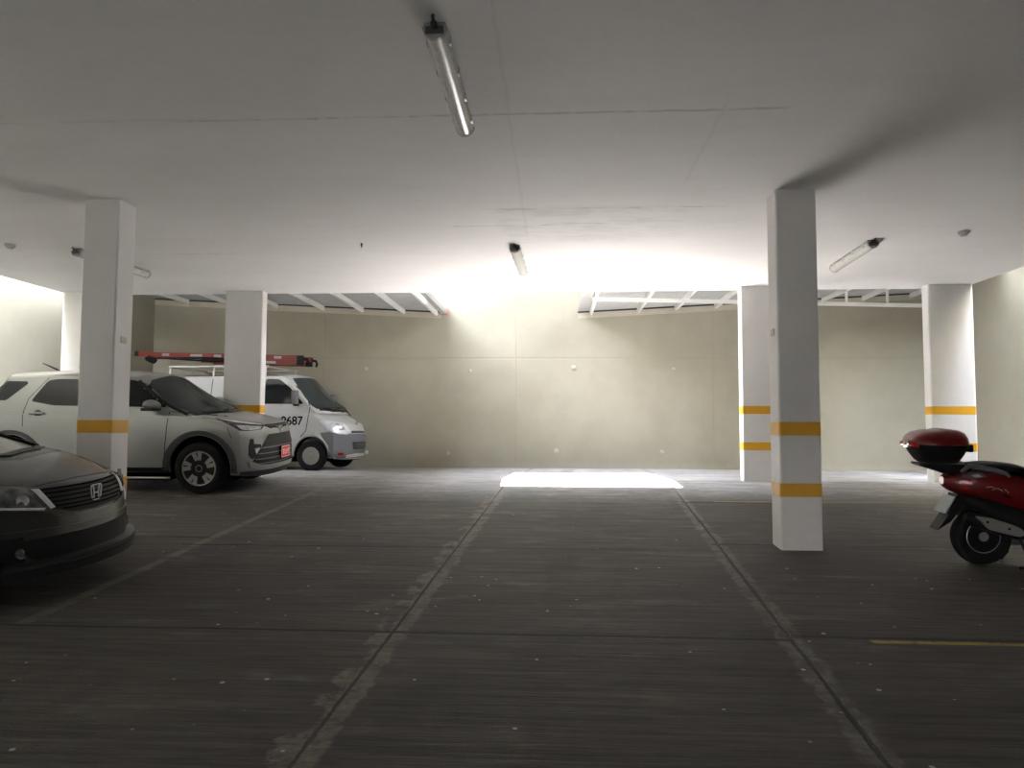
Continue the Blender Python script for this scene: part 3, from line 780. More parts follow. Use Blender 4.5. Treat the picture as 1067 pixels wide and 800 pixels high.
        for v in b.verts:
            v.co = Vector((v.co.x*.135*(1 if v.co.x > 0 else .6), v.co.y*.115, v.co.z*.066)); v.co.z += -.012*(v.co.y*s < 0)
        for v in b.verts: v.co += Vector((0, s*.11, 0))
        mesh_obj('mirror_cap', b, M['silver'], m, smooth=True)
        b = BM(); box(b, -.075, .09, s*.11-.10, s*.11+.09, -.075, -.035, .012); box(b, -.03, .04, min(0, -s*.06), max(0, -s*.06)+.05, -.08, -.04, .008)
        mesh_obj('mirror_base', b, M['blackplastic'], m)
    # screens
    b = S.panel([(1.22, -.70, 1.07), (1.0, -.77, 1.085), (.52, -.60, 1.47), (.45, -.50, 1.50), (.38, 0, 1.52), (.45, .50, 1.50), (.52, .60, 1.47), (1.0, .77, 1.085), (1.22, .70, 1.07), (1.36, 0, 1.10)], (-1, 0, -.62), off=.004, step=.08)
    ws = mesh_obj('windscreen', b, M['screen'], root, smooth=True)
    b = BM(); S.ribbon([(1.12, -.68, 1.075), (1.25, -.45, 1.10), (1.31, 0, 1.115), (1.25, .45, 1.10), (1.12, .68, 1.075)], .05, (-.3, 0, -1), off=.006, thick=.01, out=b); mesh_obj('cowl', b, M['blackplastic'], root, smooth=True)
    for y0, y1 in ((-.55, .05), (.02, .55)):
        b = BM(); h = [S.bvh.ray_cast(Vector((x, y, 3)), Vector((0, 0, -1)))[0]+Vector((0, 0, .022)) for x, y in ((1.25-.25*abs(y0), y0), (1.22, (y0+y1)/2), (1.20-.1*abs(y1), y1))]
        tube(b, h, .009, 6); mesh_obj('wiper', b, M['blackplastic'], root)
    # pillar blacks
    b = BM()
    for s in (-1, 1): corner_tube(root, p, s, .024, M['blackplastic'], .10, .93)
    # bonnet seam, grille set
    b = BM(); S.ribbon([(1.52, -.72, 1), (1.80, -.60, 1), (1.92, -.30, 1), (1.945, 0, 1), (1.92, .30, 1), (1.80, .60, 1), (1.52, .72, 1)], .008, (0, 0, -1), off=.002, thick=.004, out=b)
    S.ribbon([(1.20, -.755, 1), (1.52, -.715, 1)], .008, (0, 0, -1), off=.002, thick=.004, out=b); S.ribbon([(1.20, .755, 1), (1.52, .715, 1)], .008, (0, 0, -1), off=.002, thick=.004, out=b)
    mesh_obj('bonnet_seam', b, M['seam'], root)
    b = S.front(rnd([(-.44, .875), (.44, .875), (.30, .835), (-.30, .835)], .01), off=.003, thick=.01); mesh_obj('upper_slot', b, M['blackplastic'], root)
    b = S.front(rnd([(-.38, .745), (.38, .745), (.56, .57), (-.56, .57)], .03), off=.004, step=.06); g = mesh_obj('grille_mesh', b, M['mesh'], root, smooth=True)
    b = S.front(rnd([(-.57, .565), (.57, .565), (.70, .37), (.62, .315), (-.62, .315), (-.70, .37)], .03), off=.005, step=.06); lg = mesh_obj('lower_grille', b, M['blackplastic'], root, smooth=True)
    b = BM()
    S.ribbon([(2, -.56, .575), (2, 0, .575), (2, .56, .575)], .016, (-1, 0, 0), off=.014, out=b, thick=.02)
    for z, w in ((.50, .60), (.43, .64), (.37, .66)): S.ribbon([(2, -w, z), (2, 0, z), (2, w, z)], .012, (-1, 0, 0), off=.014, out=b, thick=.02)
    mesh_obj('grille_bars', b, M['greyplastic'], root, smooth=True)
    b = BM()
    for s in (-1, 1):
        S.panel([Vector(q) for q in ((1.98, s*.42, .345), (1.96, s*.62, .36), (1.88, s*.72, .41), (1.83, s*.76, .41), (1.86, s*.74, .34), (1.94, s*.62, .285), (1.98, s*.44, .285))], (-.85, -s*.5, 0), off=.03, step=.04, out=b)
    S.front([(-.44, .345), (.44, .345), (.44, .285), (-.44, .285)], off=.02, out=b)
    mesh_obj('skid_trim', b, M['silver'], root, smooth=True)
    b = BM(); S.panel([(1.9, -.80, .275), (1.9, .80, .275), (1.9, .80, .19), (1.9, -.80, .19)], (-1, 0, 0), off=.012, out=b)
    for s in (-1, 1): S.side([(1.62, .29), (1.95, .275), (1.95, .19), (1.60, .23)], s, off=.010, out=b)
    mesh_obj('lower_lip', b, M['claddingplastic'], root, smooth=True)
    # oval badge
    h = S.bvh.ray_cast(Vector((3, 0, .80)), Vector((-1, 0, 0)))[0]
    bd = empty('front_badge', (h.x+.008, 0, .80)); bd.parent = root
    b = BM()
    def ring(ry, rz, t, cz=0, n=28):
        pts = [(0, ry*math.cos(2*PI*k/n), cz+rz*math.sin(2*PI*k/n)) for k in range(n+1)]; tube(b, pts, t, 6, cap=False)
    ring(.066, .044, .006); ring(.018, .040, .005); ring(.045, .017, .005, .016)
    mesh_obj('badge_ovals', b, M['chrome'], bd, smooth=True)
    # red number plate with white characters
    h = S.bvh.ray_cast(Vector((3, .02, .50)), Vector((-1, 0, 0)))[0]
    pl = empty('number_plate', (h.x+.030, .02, .485)); pl.parent = root
    b = BM(); box(b, -.004, .004, -.155, .155, -.08, .08, .004); mesh_obj('plate_blank', b, M['plate_red'], pl)
    b = BM()
    for a in ((-.150, .150, .066, .074), (-.150, .150, -.074, -.066), (-.150, -.142, -.074, .074), (.142, .150, -.074, .074)): box(b, .004, .006, *a)
    random.seed(3)
    for k in range(4): 
        y = -.10+.060*k; box(b, .004, .006, y, y+.016, -.035, .035); box(b, .004, .006, y+.016, y+.038, (.02, -.035, .0, .02)[k], (.035, -.02, .015, .035)[k])
    mesh_obj('plate_marks', b, M['plate_white'], pl)
    # antenna
    h = S.bvh.ray_cast(Vector((-1.24, 0, 3)), Vector((0, 0, -1)))[0]
    b = BM(); tube(b, [h, h+Vector((-.02, 0, .02)), h+Vector((-.24, 0, .115))], .0, 6, radii=[.022, .014, .006]); mesh_obj('antenna', b, M['blackplastic'], root, smooth=True)
    b = S.panel([Vector(q) for q in ((-1.9, -.56, 1.12), (-1.9, .56, 1.12), (-1.72, .50, 1.46), (-1.72, -.50, 1.46))], (1, 0, -.3), off=.004); mesh_obj('rear_window', b, M['glass'], root, smooth=True)
    underbody(root, -1.75, 1.62, .76, .17, .36, (1.2, -1.33))
    liners(root, (1.2, -1.33), r+.02, .398, .85)
    for x in (1.2, -1.33):
        for s in (-1, 1): wheel(root, x, s*.745, r, .205, .222, 'twist', s)
    tag(root, 'silver SUV with a red front plate parked beyond the near left column', 'car')
    clear_tmp()
make_suv()
# ------------------------------------------------------------------ dark grey sedan
def make_sedan():
    yc = 5.08
    root = empty('grey_sedan', (-5.45, yc, fz(yc)), (ROLL, 0, 0))
    p = dict(xr=-2.25, xf=2.25, W=.877, nx=90,
        top=[(-2.25, .98), (-1.9, 1.06), (-1.5, 1.08), (-.6, .95), (.6, .95), (1.1, .955), (1.4, .945), (1.7, .905), (2.0, .835), (2.15, .785), (2.25, .745)],
        bot=[(-2.2, .38), (-1.8, .22), (1.7, .20), (2.0, .21), (2.25, .23)],
        side=[(.2, .95), (.4, .985), (.6, 1.), (.8, .98), (.95, .95), (1.1, .90)],
        plan=[(-2.25, .90), (-1.8, .965), (-1, .99), (0, .98), (1.2, 1.0), (1.7, .985), (2.25, .94)],
        front=[(.20, 2.20), (.26, 2.24), (.36, 2.25), (.5, 2.235), (.62, 2.22), (.72, 2.17), (.85, 2.05)],
        rear=[(.3, -2.2), (.6, -2.25), (.9, -2.2), (1.06, -2.12)],
        fcurve=.34, fn=2.3, rcurve=.18, crown=.035, crown2=.022,
        cab_z=.88, ws=(1.58, .35), rs=(-1.85, -.95), wscurve=.28, rscurve=.2,
        roof=[(-1.9, 1.10), (-1.3, 1.33), (-.7, 1.43), (-.1, 1.44), (.4, 1.39), (.9, 1.25)],
        cabw=(.82, .60), cabplan=[(-2, .88), (-1.2, .96), (-.2, 1), (.8, .99), (1.4, .95)], cabn=1.25)
    r = .318
    low = bool_cut(lower_body(p), arch_cut(1.32, r+.01, .365, .87, .28)+arch_cut(-1.35, r+.01, .365, .87, .28))
    cb = cabin(p); me = bpy.data.meshes.new('t'); cb.to_mesh(me); cb.free(); low.from_mesh(me); bpy.data.meshes.remove(me)
    S = Skin(low)
    mesh_obj('body', low, M['greycar'], root, smooth=True, sharp=45)
    b = S.panel([(1.6, -.70, .955), (1.32, -.76, .965), (.62, -.60, 1.33), (.40, 0, 1.40), (.62, .60, 1.33), (1.32, .76, .965), (1.6, .70, .955), (1.8, 0, .97)], (-1, 0, -.7), off=.004, step=.07)
    mesh_obj('windscreen', b, M['screen'], root, smooth=True)
    b = S.ribbon([(1.28, -.74, 1), (1.46, -.45, 1), (1.57, 0, 1), (1.46, .45, 1), (1.28, .74, 1)], .06, (0, 0, -1), off=.012, thick=.015); mesh_obj('cowl', b, M['blackplastic'], root, smooth=True)
    for s in (-1, 1):
        corner_tube(root, p, s, .030, M['blackplastic'], .06, .93)
        b = S.side(rnd([(1.12, .985), (-.12, 1.0), (-.10, 1.34), (.32, 1.32)], .03), s); mesh_obj('front_side_window', b, M['glass'], root, smooth=True)
        b = S.side(rnd([(-.19, 1.0), (-1.05, 1.02), (-1.22, 1.12), (-.85, 1.30), (-.17, 1.34)], .03), s); mesh_obj('rear_side_window', b, M['glass'], root, smooth=True)
        b = BM(); S.ribbon([(-.15, s, .98), (-.15, s, .6), (-.18, s, .3)], .007, (0, -s, 0), off=.002, thick=.004, out=b); mesh_obj('rear_door_seam', b, M['seam'], root)
        b = BM(); S.ribbon([(.98, s, .93), (.96, s, .6), (.9, s, .3)], .007, (0, -s, 0), off=.002, thick=.004, out=b); mesh_obj('front_door_seam', b, M['seam'], root)
        hd = (-.80, -s*.60, -.05)
        b = S.panel([Vector(q) for q in ((1.62, s*.84, .835), (1.85, s*.76, .80), (2.05, s*.60, .775), (2.18, s*.47, .755), (2.24, s*.40, .62), (2.20, s*.45, .60), (2.04, s*.62, .635), (1.85, s*.76, .665))], hd, off=.012, step=.028)
        hl = mesh_obj('headlamp', b, M['lampgrey'], root, smooth=True)
        b = BM()
        S.panel([Vector(q) for q in ((2.15, s*.50, .750), (2.18, s*.465, .745), (2.235, s*.405, .622), (2.215, s*.43, .615))], hd, off=.020, step=.03, out=b)
        S.panel([Vector(q) for q in ((1.90, s*.73, .66), (2.05, s*.61, .637), (2.19, s*.46, .612), (2.20, s*.45, .625), (2.05, s*.61, .650), (1.90, s*.73, .675))], hd, off=.018, step=.03, out=b)
        mesh_obj('lamp_edge', b, M['lampwhite'], hl, smooth=True)
        for (cx, cy, cz, rr_) in ((1.98, .665, .705, .042), (2.10, .545, .685, .036)):
            b = BM(); d = Vector(hd).normalized(); h = S.bvh.ray_cast(Vector((cx, s*cy, cz))-d, d)[0]-d*.012
            prof = [(0, .002), (rr_*.5, .006), (rr_*.75, .010), (rr_, .014), (rr_, -.01)]
            lathe(b, prof, (0, 0, 0), 'x', 20); q = mesh_obj('lamp_unit', b, M['lamp'], hl, smooth=True, loc=h); q.rotation_euler = (0, 0, s*.62)
        b = BM(); d = Vector((-1, -s*.35, 0)).normalized(); h = S.bvh.ray_cast(Vector((2.2, s*.60, .36))-d, d)[0]
        lathe(b, [(0, .012), (.018, .010), (.026, .004), (.036, .010), (.038, -.02)], (0, 0, 0), 'x', 22); q = mesh_obj('fog_lamp', b, M['lampgrey'], root, smooth=True, loc=h); q.rotation_euler = (0, 0, s*.35)
        m = empty('door_mirror', (.62, s*.86, 1.04)); m.parent = root
        b = BM(); bmesh.ops.create_uvsphere(b, u_segments=20, v_segments=12, radius=1)
        for v in b.verts: v.co = Vector((v.co.x*.09*(1 if v.co.x > 0 else .5), v.co.y*.12+s*.11, v.co.z*.07))
        mesh_obj('mirror_cap', b, M['greycar'], m, smooth=True)
        b = BM(); box(b, -.03, .04, min(0, s*.08)-.03, max(0, s*.08), -.075, -.03, .01); mesh_obj('mirror_base', b, M['blackplastic'], m)
        b = S.panel([Vector(q) for q in ((-2.2, s*.55, .98), (-1.9, s*.80, 1.0), (-1.9, s*.82, .82), (-2.2, s*.6, .80))], (.8, -s*.6, 0), off=.006); mesh_obj('tail_lamp', b, M['redlens'], root, smooth=True)
    # bonnet seams and creases
    b = S.ribbon([(1.36, -.80, 1), (1.65, -.76, 1), (2.0, -.60, 1), (2.14, -.42, 1), (2.185, 0, 1), (2.14, .42, 1), (2.0, .60, 1), (1.65, .76, 1), (1.36, .80, 1)], .010, (0, 0, -1), off=.002, thick=.005); mesh_obj('bonnet_seam', b, M['seam'], root)
    # grille: black band between the lamps with a deep U bottom
    g = [(-.47, .752), (-.25, .765), (0, .77), (.25, .765), (.47, .752), (.43, .66), (.38, .61), (.25, .572), (0, .558), (-.25, .572), (-.38, .61), (-.43, .66)]
    b = S.front(g, off=.006, step=.05); gr = mesh_obj('grille', b, M['blackplastic'], root, smooth=True)
    b = BM()
    for z, w in ((.735, .42), (.708, .42), (.680, .41), (.652, .39), (.625, .35), (.600, .30)):
        S.ribbon([(2.2, -w, z), (2.2, -w/2, z-.003), (2.2, 0, z-.004), (2.2, w/2, z-.003), (2.2, w, z)], .008, (-1, 0, 0), off=.012, thick=.01, out=b)
    mesh_obj('grille_slats', b, M['seam'], gr)
    b = S.ribbon([(2.2, -.455, .70), (2.2, -.42, .62), (2.2, -.36, .575), (2.2, -.22, .545), (2.2, 0, .532), (2.2, .22, .545), (2.2, .36, .575), (2.2, .42, .62), (2.2, .455, .70)], .022, (-1, 0, 0), off=.016, thick=.02); mesh_obj('grille_surround', b, M['greycar'], gr, smooth=True)
    # emblem: rounded trapezoid frame with an H
    h = S.bvh.ray_cast(Vector((3, 0, .665)), Vector((-1, 0, 0)))[0]
    em = empty('front_emblem', (h.x+.022, 0, .665)); em.parent = root
    b = BM(); o = rnd([(-.062, .052), (.062, .052), (.045, -.052), (-.045, -.052)], .025, 4); o.append(o[0]); o.append(o[1])
    tube(b, [(0, y, z) for y, z in o], .0042, 6, cap=False); mesh_obj('emblem_frame', b, M['alloy'], em, smooth=True)
    b = BM()
    for s in (-1, 1): tube(b, [(0, s*.034, .046), (0, s*.022, .0), (0, s*.028, -.046)], .0045, 6)
    tube(b, [(0, -.022, -.004), (0, .022, -.004)], .0045, 6); mesh_obj('emblem_letter', b, M['alloy'], em, smooth=True)
    # lower openings and lip
    b = S.front(rnd([(-.56, .435), (.56, .435), (.62, .40), (.50, .30), (-.50, .30), (-.62, .40)], .02), off=.006, step=.06); mesh_obj('lower_intake', b, M['blackplastic'], root, smooth=True)
    b = BM()
    for s in (-1, 1): S.panel([Vector(q) for q in ((2.12, s*.50, .46), (2.0, s*.72, .45), (1.92, s*.80, .40), (1.95, s*.78, .30), (2.12, s*.52, .30))], (-.9, -s*.45, 0), off=.004, step=.05, out=mb) if False else mesh_obj('fog_recess', S.panel([Vector(q) for q in ((2.12, s*.56, .46), (2.0, s*.74, .45), (1.92, s*.80, .40), (1.95, s*.78, .30), (2.12, s*.55, .30))], (-.9, -s*.45, 0), off=.005, step=.05), M['blackplastic'], root, smooth=True)
    b.free()
    for nm, z0, z1, of, mt in (('lip_upper_edge', .285, .262, .05, 'greycar'), ('front_lip', .255, .20, .045, 'blackplastic')):
        out = BM()
        pts = []
        for k in range(25):
            y = -.80+1.6*k/24; x = 2.25-.34*(abs(y)/.86)**2.3+.06-.02*abs(y)
            pts.append((x, y))
        for k in range(24):
            (xa, ya), (xb, yb) = pts[k], pts[k+1]
            v = [out.verts.new(q) for q in ((xa, ya, z0), (xb, yb, z0), (xb, yb, z1), (xa, ya, z1), (xa-.16, ya*.97, z0+.01), (xb-.16, yb*.97, z0+.01), (xb-.16, yb*.97, z1), (xa-.16, ya*.97, z1))]
            for f in ((0,1,2,3), (5,4,7,6), (0,4,5,1), (3,2,6,7)): out.faces.new([v[i] for i in f])
            if k == 0: out.faces.new([v[i] for i in (0,3,7,4)])
            if k == 23: out.faces.new([v[i] for i in (1,5,6,2)])
        bmesh.ops.remove_doubles(out, verts=out.verts[:], dist=1e-4)
        mesh_obj(nm, out, M[mt], root, smooth=True, sharp=40)
    b = S.ribbon([(2, -.70, .492), (2.2, -.4, .478), (2.25, 0, .472), (2.2, .4, .478), (2, .70, .492)], .02, (-1, 0, 0), off=.012, thick=.02, step=.05); mesh_obj('bumper_crease', b, M['greycar'], root, smooth=True)
    underbody(root, -2.0, 1.95, .74, .17, .36, (1.32, -1.35), .38)
    liners(root, (1.32, -1.35), r+.01, .358, .87)
    for x in (1.32, -1.35):
        for s in (-1, 1): wheel(root, x, s*.77, r, .20, .205, 'split', s)
    tag(root, 'dark grey sedan with a black grille, its nose entering at the lower left', 'car')
    clear_tmp()
make_sedan()
# ------------------------------------------------------------------ white van
def make_van():
    a = math.radians(-5)
    yc = 14.95
    root = empty('white_van', (-6.02, yc, fz(yc)), (0, 0, a))
    p = dict(xr=-2.02, xf=2.02, W=.83, nx=84,
        top=[(-2.02, 1.25), (1.0, 1.22), (1.35, 1.21), (1.6, 1.20), (1.82, 1.10), (1.95, .99), (2.02, .93)],
        bot=[(-2.0, .35), (-1.7, .27), (1.6, .25), (1.9, .22), (2.02, .22)],
        side=[(.2, .96), (.4, .99), (.7, 1.), (1.0, .99), (1.25, .965)],
        plan=[(-2.02, .96), (-1.8, .99), (1.2, 1.0), (1.6, .985), (2.02, .945)],
        front=[(.2, 1.99), (.35, 2.04), (.55, 2.06), (.70, 2.05), (.80, 2.02), (.95, 1.96), (1.1, 1.80)],
        rear=[(.3, -2.0), (.6, -2.02), (1.2, -2.0)],
        fcurve=.26, fn=2.8, rcurve=.06, crown=.06, crown2=.03,
        cab_z=1.12, ws=(1.72, .95), rs=(-2.0, -1.93), wscurve=.26, rscurve=.05,
        roof=[(-2.0, 1.86), (-1.8, 1.90), (0, 1.92), (.6, 1.92), (.9, 1.89), (1.2, 1.8)],
        cabw=(.81, .70), cabplan=[(-2, .98), (0, 1), (.9, 1.0), (1.5, .97)], cabn=1.5, cnx=60)
    r = .297
    low = bool_cut(lower_body(p), arch_cut(1.37, r+.02, .355, .83, .26)+arch_cut(-1.28, r+.02, .355, .83, .26))
    cb = cabin(p); me = bpy.data.meshes.new('t'); cb.to_mesh(me); cb.free(); low.from_mesh(me); bpy.data.meshes.remove(me)
    S = Skin(low)
    mesh_obj('body', low, M['vanwhite'], root, smooth=True, sharp=45)
    b = S.panel([(1.42, -.70, 1.20), (1.28, -.74, 1.24), (.86, -.60, 1.80), (.96, 0, 1.85), (.86, .60, 1.80), (1.28, .74, 1.24), (1.42, .70, 1.20), (1.66, 0, 1.24)], (-1, 0, -.4), off=.005, step=.07)
    mesh_obj('windscreen', b, M['screen'], root, smooth=True)
    b = S.ribbon([(1.45, -.66, 1.16), (1.62, -.35, 1.2), (1.68, 0, 1.2), (1.62, .35, 1.2), (1.45, .66, 1.16)], .06, (-.3, 0, -1), off=.012, thick=.015); mesh_obj('cowl', b, M['blackplastic'], root, smooth=True)
    for y0, y1 in ((-.60, .0), (0, .55)):
        b = BM(); h = [S.bvh.ray_cast(Vector((x, y, 3)), Vector((0, 0, -1)))[0]+Vector((.02, 0, .03)) for x, y in ((1.50, y0), (1.60, (y0+y1)/2), (1.62, y1))]
        tube(b, h, .012, 6); mesh_obj('wiper', b, M['blackplastic'], root)
    for s in (-1, 1):
        b = S.side(rnd([(1.20, 1.30), (.36, 1.30), (.38, 1.80), (.66, 1.79), (.90, 1.62)], .05), s, off=.006); mesh_obj('front_door_window', b, M['glass'], root, smooth=True)
        for nm, pts in (('front_door_seam', [(.98, 1.66), (1.20, 1.45), (1.33, 1.25), (1.30, 1.0), (1.27, .78), (1.16, .66)]), ('rear_door_seam', [(.28, 1.84), (.28, 1.2), (.26, .30)]), ('cargo_seam', [(-.75, 1.80), (-.75, 1.2), (-.76, .4)]), ('roof_gutter', [(.62, 1.865), (.2, 1.87), (-.9, 1.87), (-1.9, 1.86)]), ('waist_groove', [(.25, 1.24), (-.7, 1.24), (-1.9, 1.24)])):
            b = S.ribbon([(x, s, z) for x, z in pts], .012, (0, -s, 0), off=.003, thick=.006); mesh_obj(nm, b, M['seam'], root)
        hd = (-.75, -s*.65, 0)
        b = S.panel([Vector(q) for q in ((1.50, s*.80, .985), (1.75, s*.70, .975), (1.93, s*.50, .93), (1.98, s*.38, .78), (1.94, s*.46, .71), (1.80, s*.66, .735), (1.66, s*.76, .80))], hd, off=.014, step=.03)
        hl = mesh_obj('headlamp', b, M['lampwhite'], root, smooth=True)
        b = S.panel([Vector(q) for q in ((1.80, s*.65, .93), (1.90, s*.54, .90), (1.93, s*.50, .80), (1.84, s*.62, .79))], hd, off=.022, step=.05); mesh_obj('reflector', b, M['lamp'], hl, smooth=True)
        # grey wrap bumper corners
        b = S.panel([Vector(q) for q in ((1.56, s*.82, .74), (1.70, s*.78, .76), (1.86, s*.62, .71), (1.97, s*.42, .71), (1.97, s*.42, .24), (1.84, s*.68, .24), (1.74, s*.78, .24), (1.74, s*.79, .35), (1.71, s*.80, .50), (1.64, s*.82, .62))], hd, off=.020, step=.04)
        mesh_obj('bumper_corner', b, M['greyplastic'], root, smooth=True, sharp=30)
        # mirror on a stalk
        m = empty('door_mirror', (1.08, s*.84, 1.43)); m.parent = root
        b = BM(); box(b, -.035, .06, min(s*.03, s*.20), max(s*.03, s*.20), -.14, .13, .03); mesh_obj('mirror_cap', b, M['greyplastic'], m, smooth=True)
        b = BM(); box(b, -.06, .03, min(-s*.05, s*.05), max(-s*.05, s*.05), -.17, -.12, .01); mesh_obj('mirror_arm', b, M['blackplastic'], m)
        b = S.panel([Vector(q) for q in ((-1.98, s*.70, 1.2), (-1.98, s*.80, 1.2), (-1.98, s*.80, .8), (-1.98, s*.70, .8))], (1, 0, 0), off=.008); mesh_obj('tail_lamp', b, M['redlens'], root)
        xw = 1.37
        o, i_ = [], []
        for k in range(17):
            t = PI*(.0+1.0*k/16); o.append((xw+math.cos(t)*.39, .32+math.sin(t)*.39)); i_.append((xw+math.cos(t)*.362, .32+math.sin(t)*.362))
        b = S.side(o+i_[::-1], s, off=.010, thick=.02, step=.06); mesh_obj('arch_lip', b, M['vanwhite'], root, smooth=True)
    b = S.front([(-.46, .72), (.46, .72), (.46, .24), (-.46, .24)], off=.020, step=.06); bp = mesh_obj('front_bumper', b, M['greyplastic'], root, smooth=True)
    b = S.front(rnd([(-.32, .78), (.32, .78), (.36, .735), (-.36, .735)], .01), off=.022, step=.06); mesh_obj('upper_grille', b, M['blackplastic'], root)
    b = S.ribbon([(2, -.33, .757), (2, 0, .757), (2, .33, .757)], .010, (-1, 0, 0), off=.03, thick=.02); mesh_obj('grille_bar', b, M['chrome'], root)
    b = S.front(rnd([(-.38, .56), (.38, .56), (.34, .42), (-.34, .42)], .02), off=.022, step=.06); lg = mesh_obj('lower_grille', b, M['blackplastic'], root)
    for z in (.525, .49, .455):
        b = S.ribbon([(2, -.34, z), (2, 0, z), (2, .34, z)], .012, (-1, 0, 0), off=.034, thick=.02); mesh_obj('grille_slat', b, M['greyplastic'], lg)
    # worn, scraped lower edge with fog lamps
    b = S.front([(-.50, .31), (-.20, .335), (.30, .32), (.50, .33), (.50, .26), (.1, .27), (-.50, .25)], off=.028, step=.06); mesh_obj('scraped_edge', b, M['plug'], bp)
    for s in (-1, 1):
        b = S.panel([Vector(q) for q in ((1.92, s*.56, .36), (1.84, s*.66, .36), (1.84, s*.66, .31), (1.92, s*.56, .31))], (-.75, -s*.65, 0), off=.026); mesh_obj('bumper_reflector', b, M['redlens'], bp)
    b = BM(); lathe(b, [(0, .03), (.04, .02), (.045, -.02)], (0, 0, 0), 'x', 18); mesh_obj('fog_lamp', b, M['lampwhite'], root, smooth=True, loc=(2.03, .50, .33))
    h = S.bvh.ray_cast(Vector((3, 0, .93)), Vector((-1, 0, 0)))[0]
    b = BM(); pts = [(0, .045*math.cos(2*PI*k/24), .055*math.sin(2*PI*k/24)) for k in range(25)]; tube(b, pts, .006, 6, cap=False)
    tube(b, [(0, -.02, -.035), (0, .0, .045), (0, .02, -.035)], .006, 6)
    mesh_obj('front_badge', b, M['chrome'], root, smooth=True, loc=(h.x+.01, 0, .93))
    # fleet number on the door
    yy = S.bvh.ray_cast(Vector((1.0, -3, .96)), Vector((0, 1, 0)))[0].y
    M4 = Matrix.Translation((.98, yy-.006, .965)) @ Matrix.Rotation(PI/2, 4, 'X')
    text_obj('fleet_number', '9687', .235, M['seam'], root, M4, .002, .004, .95)
    # rear
    b = S.panel([Vector(q) for q in ((-2, -.62, 1.30), (-2, .62, 1.30), (-1.96, .58, 1.76), (-1.96, -.58, 1.76))], (1, 0, 0), off=.008); mesh_obj('rear_window', b, M['glass'], root)
    # roof bars
    for x in (.35, -.75, -1.7):
        b = BM(); tube(b, [(x, -.70, 1.86), (x, -.68, 2.02), (x, -.62, 2.05), (x, .62, 2.05), (x, .68, 2.02), (x, .70, 1.86)], .018, 8); mesh_obj('roof_bar', b, M['white_steel'], root, smooth=True)
    for y in (-.66, .66):
        b = BM(); tube(b, [(.40, y, 2.06), (-1.75, y, 2.06)], .014, 8); mesh_obj('roof_rail', b, M['white_steel'], root, smooth=True)
    underbody(root, -1.8, 1.78, .72, .18, .40, (1.37, -1.28), .37)
    liners(root, (1.37, -1.28), r+.02, .35, .83)
    for x in (1.37, -1.28):
        for s in (-1, 1): wheel(root, x, s*.735, r, .165, .168, 'steel', s)
    tag(root, 'white cargo van with fleet number and grey bumper by the back wall', 'van')
    clear_tmp()
    return root
VAN = make_van()
# ladder carried on the van roof
def make_ladder():
    # world placement: front end near X -4.95, rear near X -8.6, resting on the roof bars
    z0 = fz(14.95)+2.145
    root = empty('extension_ladder', (-6.85, 14.78, z0), (0, math.radians(1.9), math.radians(-5)))
    Mf = simple('orange_red_fibreglass', (.17, .018, .010), .5); Ma = simple('ladder_aluminium', (.30, .30, .29), .4, .5); Ml = simple('ladder_label', (.32, .32, .30), .6)
    L = 1.82
    for j, (dz, w) in enumerate(((.045, .215), (.150, .185))):
        for s in (-1, 1):
            b = BM(); y = s*w
            prism(b, [(y-.014, dz-.045), (y+.014, dz-.045), (y+.014, dz-.036), (y-.002 if s > 0 else y+.002, dz-.036), (y-.002 if s > 0 else y+.002, dz+.036), (y+.014, dz+.036), (y+.014, dz+.045), (y-.014, dz+.045)], 'x', -L if j else -.35, L)
            r_ = mesh_obj('rail', b, Mf, root)
            if j == 0 or s < 0:
                for k, x0 in enumerate((-1.25, -.62, -.1, .65, 1.2) if j else (.3, 1.0)):
                    b = BM(); box(b, x0, x0+.16+.1*(k % 2), y+s*.0145-.001, y+s*.0145+.001, dz-.03, dz+.02); mesh_obj('label_strip', b, Ml, r_)
        for k in range(12):
            x = -L+.16+k*.303
            if j == 0 and x < -.3: continue
            b = BM(); tube(b, [(x, -w, dz), (x, w, dz)], .016, 8); mesh_obj('rung', b, Ma, root, smooth=True)
    for s in (-1, 1):
        b = BM(); box(b, L-.12, L+.02, s*.215-.022, s*.215+.022, .0, .19, .008); mesh_obj('end_cap', b, M['blackplastic'], root)
        b = BM(); tube(b, [(L, s*.215, .13), (L+.09, s*.215, .12), (L+.12, s*.215, .06), (L+.10, s*.215, .0)], .026, 8); mesh_obj('foot', b, M['rubber'], root, smooth=True)
        b = BM(); box(b, -L-.03, -L+.04, s*.215-.02, s*.215+.02, .10, .20, .006); mesh_obj('rear_cap', b, M['blackplastic'], root)
    tag(root, 'orange red extension ladder with black feet lying on the van roof bars', 'ladder')
    # black tie-down cord bundled at the rear bar
    b = BM(); W = root.matrix_basis
    q = lambda x, y, z: W @ Vector((x, y, z))
    random.seed(5)
    for k in range(5):
        pts = [q(-1.55+i*.30, -.315+.011*k, .035+.012*k+.02*math.sin(i*.9+k)) for i in range(9)]
        tube(b, pts, .012, 6)
    for k in range(7):
        c = q(-1.45+.015*k, -.315, .045-.006*k); tube(b, [c+Vector((.07*math.cos(t), .014*math.sin(3*t), .05*math.sin(t))) for t in [2*PI*i/12 for i in range(13)]], .014, 6)
    tag(mesh_obj('tie_down_cord', b, M['rubber'], smooth=True), 'bundled black cord tied under the ladder on the van roof', 'cord')
make_ladder()
